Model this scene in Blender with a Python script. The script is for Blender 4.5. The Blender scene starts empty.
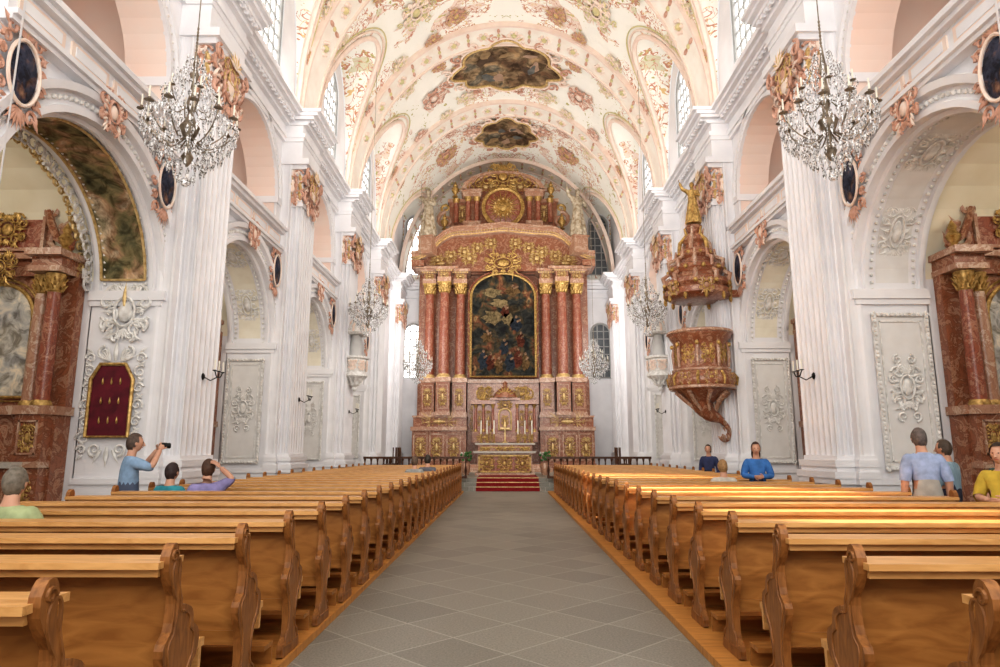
import bpy, math, random
from mathutils import Vector, Matrix
pi=math.pi; cos=math.cos; sin=math.sin
random.seed(3)
SC=bpy.context.scene; COL=SC.collection
try:
    SC.view_settings.view_transform='Standard'
    for lk in ('Medium High Contrast','Standard - Medium High Contrast'):
        try: SC.view_settings.look=lk; break
        except Exception: pass
except Exception: pass

# ------------------------------------------------------------ materials
def nmat(name,rough=.6,metal=0.0,spec=.4):
    m=bpy.data.materials.new(name); m.use_nodes=True
    b=m.node_tree.nodes['Principled BSDF']
    b.inputs['Roughness'].default_value=rough; b.inputs['Metallic'].default_value=metal
    b.inputs['Specular IOR Level'].default_value=spec
    return m,m.node_tree,b
def c4(c): return (c[0],c[1],c[2],1)
def node(nt,t,**k):
    n=nt.nodes.new(t)
    for a,v in k.items(): setattr(n,a,v)
    return n
def ramp(nt,fac,stops,interp='LINEAR'):
    r=nt.nodes.new('ShaderNodeValToRGB'); e=r.color_ramp.elements; r.color_ramp.interpolation=interp
    e[0].position=stops[0][0]; e[0].color=c4(stops[0][1]); e[1].position=stops[-1][0]; e[1].color=c4(stops[-1][1])
    for p,c in stops[1:-1]:
        q=e.new(p); q.color=c4(c)
    nt.links.new(fac,r.inputs[0]); return r.outputs[0]
def coords(nt,scale=(1,1,1),rot=(0,0,0),mirror=False,kind='Object'):
    t=nt.nodes.new('ShaderNodeTexCoord'); o=t.outputs[kind]
    if mirror:
        s=nt.nodes.new('ShaderNodeVectorMath'); s.operation='ABSOLUTE'; nt.links.new(o,s.inputs[0])
        se=nt.nodes.new('ShaderNodeSeparateXYZ'); nt.links.new(o,se.inputs[0])
        sa=nt.nodes.new('ShaderNodeSeparateXYZ'); nt.links.new(s.outputs[0],sa.inputs[0])
        co=nt.nodes.new('ShaderNodeCombineXYZ'); nt.links.new(sa.outputs[0],co.inputs[0]); nt.links.new(se.outputs[1],co.inputs[1]); nt.links.new(se.outputs[2],co.inputs[2]); o=co.outputs[0]
    m=nt.nodes.new('ShaderNodeMapping'); m.inputs['Scale'].default_value=scale; m.inputs['Rotation'].default_value=rot
    nt.links.new(o,m.inputs[0]); return m.outputs[0]
def noise(nt,co,scale,detail=4,dist=0.0,rough=.5):
    n=nt.nodes.new('ShaderNodeTexNoise'); n.inputs['Scale'].default_value=scale; n.inputs['Detail'].default_value=detail
    n.inputs['Distortion'].default_value=dist; n.inputs['Roughness'].default_value=rough
    nt.links.new(co,n.inputs['Vector']); return n.outputs['Fac']
def bump(nt,b,h,strength=.3,dist=.02):
    n=nt.nodes.new('ShaderNodeBump'); n.inputs['Strength'].default_value=strength; n.inputs['Distance'].default_value=dist
    nt.links.new(h,n.inputs['Height']); nt.links.new(n.outputs[0],b.inputs['Normal'])
def mixc(nt,fac,a,b2):
    m=nt.nodes.new('ShaderNodeMix'); m.data_type='RGBA'
    if isinstance(fac,float): m.inputs[0].default_value=fac
    else: nt.links.new(fac,m.inputs[0])
    for i,x in ((6,a),(7,b2)):
        if isinstance(x,tuple): m.inputs[i].default_value=c4(x)
        else: nt.links.new(x,m.inputs[i])
    return m.outputs[2]
def simple(name,c1,c2=None,scale=4,rough=.6,metal=0.,dist=0.,bmp=0.,stretch=(1,1,1),spec=.4,detail=4):
    m,nt,b=nmat(name,rough,metal,spec)
    if c2 is None: c2=tuple(x*.82 for x in c1)
    n=noise(nt,coords(nt,stretch),scale,detail,dist)
    nt.links.new(ramp(nt,n,[(.3,c2),(.7,c1)]),b.inputs['Base Color'])
    if bmp: bump(nt,b,n,bmp)
    return m
def band_mask(nt,fac,c,w):
    s=node(nt,'ShaderNodeMath',operation='SUBTRACT'); nt.links.new(fac,s.inputs[0]); s.inputs[1].default_value=c
    a=node(nt,'ShaderNodeMath',operation='ABSOLUTE'); nt.links.new(s.outputs[0],a.inputs[0])
    l=node(nt,'ShaderNodeMath',operation='LESS_THAN'); nt.links.new(a.outputs[0],l.inputs[0]); l.inputs[1].default_value=w
    return l.outputs[0]
def gt(nt,fac,v):
    l=node(nt,'ShaderNodeMath',operation='GREATER_THAN'); nt.links.new(fac,l.inputs[0]); l.inputs[1].default_value=v; return l.outputs[0]
def mul(nt,a,b2):
    l=node(nt,'ShaderNodeMath',operation='MULTIPLY'); nt.links.new(a,l.inputs[0]); nt.links.new(b2,l.inputs[1]); return l.outputs[0]

PLAS=simple('white_plaster',(.83,.82,.835),(.745,.735,.755),1.5,.75)
PLAS2=simple('stucco_relief',(.87,.86,.84),(.56,.54,.51),9,.7)
GROUND=simple('relief_ground_plaster',(.75,.735,.72),(.67,.65,.63),3,.8)  # slightly darker plaster ground behind the white relief
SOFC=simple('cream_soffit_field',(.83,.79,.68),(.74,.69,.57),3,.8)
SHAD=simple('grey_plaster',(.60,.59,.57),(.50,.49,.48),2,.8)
PINKP=simple('pink_plaster',(.85,.66,.57),(.82,.70,.63),1.2,.75)
CREAM=simple('cream_plaster',(.87,.82,.67),(.78,.72,.55),1.4,.75)
PINK=simple('pink_stucco',(.70,.44,.35),(.46,.24,.16),9,.6)
PINKL=simple('pale_pink_stucco',(.80,.60,.50),(.85,.75,.66),6,.65)
PINKM=simple('blush_moulding',(.84,.71,.62),(.78,.61,.52),3,.7)
SAGE=simple('sage_gilt_stucco',(.54,.52,.28),(.72,.60,.32),6,.6)
GOLD=simple('gilding',(.68,.46,.17),(.22,.12,.03),14,.38,.45)
GOLDL=simple('pale_gilding',(.78,.60,.30),(.46,.29,.11),12,.4,.3)
WOODLIT=simple('pew_wood_lit',(.70,.39,.15),(.50,.25,.08),3,.38,0,1.5,.05,(1,6,6))  # pew wood coloured paler to paint in light falling on the tops
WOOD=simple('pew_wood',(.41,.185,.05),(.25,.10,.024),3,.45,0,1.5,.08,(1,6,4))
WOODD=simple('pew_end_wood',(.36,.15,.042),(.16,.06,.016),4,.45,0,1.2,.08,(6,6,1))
PLAT=simple('platform_wood',(.60,.28,.075),(.42,.18,.042),2.5,.5,0,1,.05,(1,8,1))
DWOOD=simple('dark_wood',(.09,.035,.015),(.04,.015,.008),5,.4)
IRON=simple('dark_iron',(.03,.03,.03),(.015,.015,.015),8,.45,.6)
RED=simple('red_carpet',(.25,.012,.014),(.16,.006,.008),30,.95)
CREAMW=simple('candle_wax',(.88,.84,.72),None,5,.6)
GLASSD=simple('dark_glass',(.16,.17,.18),(.10,.11,.12),3,.2)
WINF=simple('window_lead',(.42,.42,.41),None,5,.6)
LINEN=simple('white_linen',(.55,.50,.44),None,20,.9)
def marble(name,c1,c2,c3,scale=1.6,rough=.3):
    m,nt,b=nmat(name,rough,0,.5)
    co=coords(nt)
    n=noise(nt,co,scale,9,1.8,.7)
    nt.links.new(ramp(nt,n,[(.28,c1),(.42,c2),(.50,c1),(.56,c3),(.62,c2),(.74,c1)]),b.inputs['Base Color'])
    return m
MARB=marble('red_marble',(.20,.065,.03),(.33,.125,.065),(.48,.28,.18),3.4)
MARBD=marble('dark_red_marble',(.20,.05,.028),(.32,.10,.055),(.44,.23,.15),4)
MARBP=marble('pink_marble',(.35,.165,.10),(.46,.27,.18),(.60,.45,.34),2.8)
def painting(name,stops,scale,seed=0.,dist=.9):
    m,nt,b=nmat(name,.75,0,.2)
    co=coords(nt,(1,1,1)); mp=node(nt,'ShaderNodeVectorMath',operation='ADD'); nt.links.new(co,mp.inputs[0]); mp.inputs[1].default_value=(seed,seed*2,seed*.7)
    n=noise(nt,mp.outputs[0],scale,5,dist,.55)
    c1=ramp(nt,n,stops)
    n2=noise(nt,mp.outputs[0],scale*2.3,4,1.2,.6)
    d=ramp(nt,n2,[(.38,(.40,.38,.35)),(.55,(1,1,1)),(.68,(1.4,1.3,1.15))])
    mx=nt.nodes.new('ShaderNodeMix'); mx.data_type='RGBA'; mx.blend_type='MULTIPLY'; mx.inputs[0].default_value=1
    nt.links.new(c1,mx.inputs[6]); nt.links.new(d,mx.inputs[7])
    nt.links.new(mx.outputs[2],b.inputs['Base Color']); return m
PAINT=painting('oil_painting',[(.30,(.010,.010,.012)),(.45,(.03,.032,.028)),(.53,(.08,.06,.03)),(.60,(.15,.055,.03)),(.67,(.32,.20,.09)),(.76,(.07,.07,.055))],1.2,3)
PAINTV=painting('fresco_painting',[(.30,(.06,.04,.025)),(.42,(.15,.09,.055)),(.5,(.24,.17,.10)),(.56,(.38,.27,.16)),(.64,(.15,.14,.11)),(.76,(.42,.34,.24))],.9,7,.4)
PAINTA=painting('arch_fresco',[(.30,(.06,.055,.03)),(.40,(.14,.13,.07)),(.48,(.24,.20,.10)),(.55,(.40,.25,.15)),(.61,(.58,.46,.32)),(.68,(.30,.26,.16)),(.78,(.14,.14,.10))],1.5,2,.6)
PAINTL=painting('pale_painting',[(.28,(.30,.30,.32)),(.45,(.45,.44,.42)),(.6,(.62,.58,.5)),(.75,(.30,.25,.2))],1.5,5)
PORT=painting('portrait_painting',[(.3,(.02,.025,.045)),(.5,(.05,.055,.09)),(.6,(.16,.09,.07)),(.75,(.34,.22,.15))],3,9)
def emis(name,c,s):
    m,nt,b=nmat(name,.5); b.inputs['Base Color'].default_value=c4(c)
    b.inputs['Emission Strength'].default_value=s
    n=noise(nt,coords(nt),1.2,2); nt.links.new(ramp(nt,n,[(.3,tuple(x*.93 for x in c)),(.7,c)]),b.inputs['Emission Color'])
    return m
PANE=emis('daylight_glass',(1,.99,.98),2.6)
def crystal():
    m,nt,b=nmat('cut_crystal',.06,.1,1.0)
    n=noise(nt,coords(nt),35,1)
    nt.links.new(ramp(nt,n,[(.36,(.12,.11,.10)),(.47,(.55,.54,.53)),(.57,(.98,.98,1))]),b.inputs['Base Color'])
    return m
CRYS=crystal()
BRASS=simple('aged_silvered_brass',(.40,.34,.26),(.14,.11,.08),8,.35,.6)
def vaultmat(name,base):
    m,nt,b=nmat(name,.8,0,.2)
    co=coords(nt,(1,1,1),(0,0,0),True)
    base_c=ramp(nt,noise(nt,co,.5,3),[(.35,base),(.65,tuple(min(1,x*1.04) for x in base))])
    big=noise(nt,co,.45,2,.5)
    region=gt(nt,big,.50)
    n0=noise(nt,co,.7,2,.6)
    col=mixc(nt,mul(nt,gt(nt,n0,.59),region),base_c,(.84,.70,.61))
    n5=noise(nt,co,.9,1,.4)
    col=mixc(nt,mul(nt,gt(nt,n5,.68),region),col,(.70,.67,.50))
    n1=noise(nt,co,1.3,2,2.4)
    col=mixc(nt,mul(nt,band_mask(nt,n1,.5,.022),region),col,(.56,.28,.19))
    n2=noise(nt,co,2.8,2,2.6)
    col=mixc(nt,mul(nt,gt(nt,n2,.635),region),col,(.66,.38,.29))
    n3=noise(nt,co,3.2,2,1.4)
    col=mixc(nt,mul(nt,gt(nt,n3,.65),gt(nt,noise(nt,co,.9,1),.5)),col,(.50,.46,.20))
    n4=noise(nt,co,2.2,1,1.5)
    col=mixc(nt,mul(nt,band_mask(nt,n4,.60,.012),region),col,(.74,.53,.26))
    nt.links.new(col,b.inputs['Base Color']); bump(nt,b,n2,.45,.06); return m
VAULT=vaultmat('painted_vault_stucco',(.89,.87,.80))
def floormat():
    m,nt,b=nmat('stone_paving',.42,0,.4)
    co=coords(nt,(1,1,1),(0,0,pi/4))
    br=nt.nodes.new('ShaderNodeTexBrick'); br.offset=0; br.inputs['Scale'].default_value=1.0
    br.inputs['Brick Width'].default_value=.62; br.inputs['Row Height'].default_value=.62; br.inputs['Mortar Size'].default_value=.008
    br.inputs['Color1'].default_value=c4((.20,.192,.168)); br.inputs['Color2'].default_value=c4((.265,.252,.22)); br.inputs['Mortar'].default_value=c4((.36,.345,.31))
    nt.links.new(co,br.inputs['Vector'])
    n=noise(nt,coords(nt),55,4,0,.75)
    v=ramp(nt,n,[(.3,(.66,.66,.66)),(.7,(1.35,1.34,1.30))])
    mx=nt.nodes.new('ShaderNodeMix'); mx.data_type='RGBA'; mx.blend_type='MULTIPLY'; mx.inputs[0].default_value=1
    nt.links.new(br.outputs['Color'],mx.inputs[6]); nt.links.new(v,mx.inputs[7])
    nt.links.new(mx.outputs[2],b.inputs['Base Color']); bump(nt,b,br.outputs['Fac'],.15,.01); return m
STONE=floormat()

# ------------------------------------------------------------ mesh builder
class MB:
    def __init__(s,T=None): s.v=[];s.f=[];s.m=[];s.T=T or Matrix()
    def add(s,vs,fs,m=0,T=None):
        M=s.T@T if T is not None else s.T
        o=len(s.v); s.v+=[tuple(M@Vector(p)) for p in vs]; s.f+=[tuple(i+o for i in f) for f in fs]; s.m+=[m]*len(fs)
    def merge(s,o,mm=None):
        k=len(s.v); s.v+=o.v; s.f+=[tuple(i+k for i in f) for f in o.f]; s.m+=(o.m if mm is None else [mm]*len(o.f))
    def box(s,x0,x1,y0,y1,z0,z1,m=0,T=None):
        s.add([(x0,y0,z0),(x1,y0,z0),(x1,y1,z0),(x0,y1,z0),(x0,y0,z1),(x1,y0,z1),(x1,y1,z1),(x0,y1,z1)],
              [(0,3,2,1),(4,5,6,7),(0,1,5,4),(1,2,6,5),(2,3,7,6),(3,0,4,7)],m,T)
    def lathe(s,prof,n=16,m=0,c=(0,0,0),T=None,a0=0,a1=2*pi,sx=1,sy=1,fold=0,fn=8):
        full=abs(a1-a0-2*pi)<1e-6; k=n if full else n+1; vs=[];fs=[]
        for r,z in prof:
            for i in range(k):
                a=a0+(a1-a0)*i/n; rr=r*(1+fold*sin(a*fn))
                vs.append((c[0]+rr*cos(a)*sx,c[1]+rr*sin(a)*sy,c[2]+z))
        for j in range(len(prof)-1):
            for i in range(n):
                a=j*k+i; b=j*k+(i+1)%k
                fs.append((a,b,b+k,a+k))
        if full:
            fs.append(tuple(reversed(range(k)))); fs.append(tuple(range((len(prof)-1)*k,len(prof)*k)))
        s.add(vs,fs,m,T)
    def ell(s,c,r,m=0,n=10,k=6,T=None):
        if not hasattr(r,'__len__'): r=(r,r,r)
        vs=[(c[0],c[1],c[2]-r[2])]
        for j in range(1,k):
            p=-pi/2+pi*j/k
            for i in range(n):
                a=2*pi*i/n; vs.append((c[0]+r[0]*cos(p)*cos(a),c[1]+r[1]*cos(p)*sin(a),c[2]+r[2]*sin(p)))
        vs.append((c[0],c[1],c[2]+r[2])); t=len(vs)-1; fs=[]
        for i in range(n): fs.append((0,1+(i+1)%n,1+i))
        for j in range(k-2):
            for i in range(n):
                a=1+j*n+i; b=1+j*n+(i+1)%n; fs.append((a,b,b+n,a+n))
        o=1+(k-2)*n
        for i in range(n): fs.append((o+i,o+(i+1)%n,t))
        s.add(vs,fs,m,T)
    def tube(s,pts,r,n=6,m=0,T=None,closed=False,flat=1.0,fdir=None):
        P=[Vector(p) for p in pts]; N=len(P)
        R=r if hasattr(r,'__len__') else [r]*N
        vs=[];fs=[];up=Vector((0,0,1)); prev=None
        for i,p in enumerate(P):
            if closed: t=P[(i+1)%N]-P[i-1]
            else: t=P[min(i+1,N-1)]-P[max(i-1,0)]
            if t.length<1e-9: t=Vector((0,0,1))
            t.normalize()
            if fdir is not None: a=Vector(fdir)
            else: a=prev if prev is not None else (up if abs(t.z)<.9 else Vector((0,1,0)))
            a=a-t*a.dot(t)
            if a.length<1e-6: a=t.orthogonal()
            a.normalize(); prev=a; b=t.cross(a)
            for k in range(n):
                an=2*pi*k/n; vs.append(p+a*(cos(an)*R[i]*flat)+b*(sin(an)*R[i]))
        L=N if closed else N-1
        for i in range(L):
            for k in range(n):
                a=i*n+k;b=i*n+(k+1)%n;c=((i+1)%N)*n+(k+1)%n;d=((i+1)%N)*n+k
                fs.append((a,b,c,d))
        if not closed:
            fs.append(tuple(reversed(range(n)))); fs.append(tuple(range((N-1)*n,N*n)))
        s.add(vs,fs,m,T)
    def prism(s,poly,d0,d1,axis='y',m=0,T=None,m2=None):
        n=len(poly)
        def P(u,v,d): return (u,d,v) if axis=='y' else ((d,u,v) if axis=='x' else (u,v,d))
        vs=[P(u,v,d0) for u,v in poly]+[P(u,v,d1) for u,v in poly]
        s.add(vs,[tuple(range(n)),tuple(reversed(range(n,2*n)))],m,T)
        s.add(vs,[(i,(i+1)%n,(i+1)%n+n,i+n) for i in range(n)],m if m2 is None else m2,T)
    def grid(s,fn,nu,nv,m=0):
        vs=[fn(i/nu,j/nv) for j in range(nv+1) for i in range(nu+1)]
        fs=[(j*(nu+1)+i,j*(nu+1)+i+1,(j+1)*(nu+1)+i+1,(j+1)*(nu+1)+i) for j in range(nv) for i in range(nu)]
        s.add(vs,fs,m)
def link(o,parent=None,label=None,cat=None,kind=None,group=None):
    COL.objects.link(o)
    if parent: o.parent=parent
    if label: o['label']=label
    if cat: o['category']=cat
    if kind: o['kind']=kind
    if group: o['group']=group
    return o
def obj(name,mb,mats,parent=None,label=None,cat=None,kind=None,group=None,loc=None,smooth=True,rot=None):
    me=bpy.data.meshes.new(name); me.from_pydata(mb.v,[],mb.f)
    for m in (mats if isinstance(mats,(list,tuple)) else [mats]): me.materials.append(m)
    me.polygons.foreach_set('material_index',mb.m)
    me.polygons.foreach_set('use_smooth',[smooth]*len(mb.f))
    me.update()
    if smooth: me.set_sharp_from_angle(angle=.7)
    o=bpy.data.objects.new(name,me)
    if loc: o.location=loc
    if rot: o.rotation_euler=rot
    return link(o,parent,label,cat,kind,group)
def empty(name,label,cat,loc=(0,0,0),rot=(0,0,0),group=None,scale=(1,1,1)):
    o=bpy.data.objects.new(name,None); o.location=loc; o.rotation_euler=rot; o.scale=scale; o.empty_display_size=.2
    return link(o,None,label,cat,None,group)
def dup(o,parent=None,loc=None,rot=None,scale=None,label=None):
    n=o.copy(); COL.objects.link(n)
    n.parent=parent
    if loc is not None: n.location=loc
    if rot is not None: n.rotation_euler=rot
    if scale is not None: n.scale=scale
    if label: n['label']=label
    for c in o.children: dup(c,n)
    return n
def catmull(P,n=5,closed=True):
    out=[];N=len(P); rng=N if closed else N-1
    for i in range(rng):
        g=(lambda k:P[k%N]) if closed else (lambda k:P[max(0,min(N-1,k))])
        p0,p1,p2,p3=[g(i+j) for j in (-1,0,1,2)]
        for k in range(n):
            t=k/n
            out.append(tuple(.5*((2*p1[d])+(-p0[d]+p2[d])*t+(2*p0[d]-5*p1[d]+4*p2[d]-p3[d])*t*t+(-p0[d]+3*p1[d]-3*p2[d]+p3[d])*t**3) for d in range(len(p1))))
    if not closed: out.append(tuple(P[-1]))
    return out
# ornament primitives in the local XZ plane, relief towards -Y
def spiral(mb,x,z,R,a0,turn,dirn,r,m=0,n=14,y=0):
    pts=[];rr=[]
    for i in range(n):
        t=i/(n-1); a=a0+dirn*turn*2*pi*t; q=R*(1-.8*t)
        pts.append((x+q*cos(a),y,z+q*sin(a))); rr.append(r*(1-.5*t))
    mb.tube(pts,rr,5,m,fdir=(0,-1,0))
def leaf(mb,x,z,L,ang,w,m=0,y=0,curl=0):
    pts=[];rr=[]
    for i in range(6):
        t=i/5; a=ang+curl*t
        pts.append((x+L*t*cos(a),y-.25*w*sin(pi*t),z+L*t*sin(a))); rr.append(w*(.35+.65*sin(pi*min(1,t*1.1+.05)))*(1-.8*t**3))
    mb.tube(pts,rr,5,m,fdir=(0,-1,0),flat=.55)
def cartouche(mb,w,h,m=0,m2=None,seed=1,y=0,fine=.7):
    if m2 is None: m2=m
    rnd=random.Random(seed); t=min(w,h)*.05*fine
    for sg in (-1,1):
        for k,(fx,fz,R,a0,tu) in enumerate(((.22,.30,.16,.2,1.2),(.28,-.02,.15,-.4,1.1),(.22,-.30,.14,-.2,1.2),(.36,.17,.10,1.0,1.3),(.35,-.2,.09,-1,1.2),(.12,.40,.07,1.5,1.2),(.14,-.42,.07,-1.5,1.2))):
            A=a0 if sg>0 else pi-a0
            dr=(1 if k%2==0 else -1)*sg
            spiral(mb,sg*fx*w,fz*h,R*min(w,h)*1.3,A,tu,dr,t*1.1,m,y=y)
        for k in range(9):
            a=-1.3+2.6*k/8; A=a if sg>0 else pi-a
            leaf(mb,sg*.2*w,.36*h*sin(a)*1.0,.26*w*rnd.uniform(.8,1.2),A,t*1.2,m2,y=y,curl=sg*rnd.uniform(-.6,.8))
    for k in range(7):
        a=pi/2+(k-3)*.33; leaf(mb,0,.28*h,.22*h,a,t*1.2,m2,y=y)
    for k in range(5):
        a=-pi/2+(k-2)*.35; leaf(mb,0,-.28*h,.22*h,a,t*1.2,m,y=y)
    mb.ell((0,y,0),(w*.14,t*2.0,h*.18),m2,12,6)
    pts=[(w*.2*cos(2*pi*i/18),y-t,h*.25*sin(2*pi*i/18)) for i in range(18)]
    mb.tube(pts,t*.8,5,m,closed=True,fdir=(0,-1,0))
def cart(mb,T,w,h,m=0,m2=None,seed=1,fine=.7):
    o=MB(T); cartouche(o,w,h,m,m2,seed,fine=fine); mb.merge(o)
def rectframe(mb,x0,x1,z0,z1,w,d,m=0,y=0,bead=0,mbd=None):
    mb.box(x0,x1,y-d,y,z0,z0+w,m);mb.box(x0,x1,y-d,y,z1-w,z1,m);mb.box(x0,x0+w,y-d,y,z0,z1,m);mb.box(x1-w,x1,y-d,y,z0,z1,m)
    if bead:
        k=int((x1-x0)/bead); 
        for i in range(k+1):
            for z in (z0+w/2,z1-w/2): mb.ell((x0+(x1-x0)*i/k,y-d,z),bead*.42,m if mbd is None else mbd,6,4)
        k=int((z1-z0)/bead)
        for i in range(k+1):
            for x in (x0+w/2,x1-w/2): mb.ell((x,y-d,z0+(z1-z0)*i/k),bead*.42,m if mbd is None else mbd,6,4)
def archpoly(w,z0,zs,n=14,zr=None):
    r=w/2; zr=zr or r
    return [(-r,z0),(r,z0)]+[(r*cos(pi*i/n),zs+zr*sin(pi*i/n)) for i in range(n+1)]
def archtube(mb,w,z0,zs,r,m=0,y=0,n=16,zr=None):
    R=w/2; zr=zr or R
    pts=[(-R,y,z0)]+[(-R*cos(pi*i/n),y,zs+zr*sin(pi*i/n)) for i in range(n+1)]+[(R,y,z0)]
    mb.tube(pts,r,6,m,closed=True,fdir=(0,-1,0))

# ------------------------------------------------------------ shell constants
WX=6.5; JT=1.22; OUT=10.8
def far(k): return 11.9+6*k
def cen(k): return 9.75+6*k
R1=2.15; ZS1=4.4; R2=1.75; ZS2=8.5; SILL=7.6
KS=[-1,0,1,2,3]
YEND=38.0
LFT=Matrix.Scale(-1,4,(1,0,0)); RGT=Matrix()
SIDES=((-1,LFT,'left'),(1,RGT,'right'))

def arch_tier(mb,X,y0,y1,z0,z1,c,r,zs,zb,m=0,n=20):
    def q(a,b,cc,d): mb.add([a,b,cc,d],[(0,1,2,3)],m)
    q((X,y0,z0),(X,c-r,z0),(X,c-r,z1),(X,y0,z1)); q((X,c+r,z0),(X,y1,z0),(X,y1,z1),(X,c+r,z1))
    if zb>z0: q((X,c-r,z0),(X,c+r,z0),(X,c+r,zb),(X,c-r,zb))
    for i in range(n):
        a=pi*i/n;b=pi*(i+1)/n
        q((X,c+r*cos(a),zs+r*sin(a)),(X,c+r*cos(b),zs+r*sin(b)),(X,c+r*cos(b),z1),(X,c+r*cos(a),z1))
def soffit(mb,X0,X1,c,r,zs,zb,m=0,n=20,ms=None):
    ms=m if ms is None else ms
    mb.add([(X0,c+r,zb),(X1,c+r,zb),(X1,c+r,zs),(X0,c+r,zs)],[(0,1,2,3)],m)
    mb.add([(X0,c-r,zb),(X1,c-r,zb),(X1,c-r,zs),(X0,c-r,zs)],[(0,1,2,3)],m)
    mb.grid(lambda u,v:(X0+(X1-X0)*v,c+r*cos(pi*u),zs+r*sin(pi*u)),n,1,ms)
def ring(mb,X,c,r,zs,prof,m=0,n=28):
    k=len(prof)
    vs=[(X-d,c+(r+u)*cos(pi*i/n),zs+(r+u)*sin(pi*i/n)) for i in range(n+1) for u,d in prof]
    fs=[(i*k+j,i*k+j+1,(i+1)*k+j+1,(i+1)*k+j) for i in range(n) for j in range(k-1)]
    mb.add(vs,fs,m)

for s,T,side in SIDES:
    mb=MB(T)
    for k in KS:
        y0,y1=cen(k)-3,cen(k)+3
        arch_tier(mb,WX,y0,y1,0,7.3,cen(k),R1,ZS1,0)
        arch_tier(mb,WX,y0,y1,7.3,11.3,cen(k),R2,ZS2,SILL)
        soffit(mb,WX,WX+JT,cen(k),R1,ZS1,0)
        soffit(mb,WX,WX+.8,cen(k),R2,ZS2,SILL,1)
    mb.add([(WX,30.75,0),(WX,YEND,0),(WX,YEND,11.3),(WX,30.75,11.3)],[(0,1,2,3)])
    obj('wall_'+side,mb,[PLAS,PINKP],kind='structure',smooth=False)
    mb=MB(T)
    for k in KS:
        mb.box(WX+JT-.02,OUT,far(k),far(k)+1.7,0,7,0)
        mb.add([(OUT,cen(k)-3,0),(OUT,cen(k)+3,0),(OUT,cen(k)+3,7),(OUT,cen(k)-3,7)],[(0,1,2,3)],0)
        mb.grid(lambda u,v:(WX+JT+(OUT-WX-JT)*v,cen(k)+2.15*cos(pi*u),4.6+2.2*sin(pi*u)),16,1,1)
    obj('wall_%s_chapels'%side,mb,[PLAS,CREAM],kind='structure',smooth=False)
    mb=MB(T)
    for k in KS:
        mb.box(WX+.6,9.6,cen(k)-3,cen(k)+3,6.95,7.1,0)
        mb.box(WX+.8,9.6,far(k)+.3,far(k)+1.4,7.1,11.3,0)
        mb.add([(9.6,cen(k)-3,7),(9.6,cen(k)+3,7),(9.6,cen(k)+3,11.3),(9.6,cen(k)-3,11.3)],[(0,1,2,3)],0)
        mb.add([(WX,cen(k)-3,11.3),(WX,cen(k)+3,11.3),(9.6,cen(k)+3,11.3),(9.6,cen(k)-3,11.3)],[(0,1,2,3)],0)
    obj('wall_%s_galleries'%side,mb,PINKP,kind='structure',smooth=False)

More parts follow.
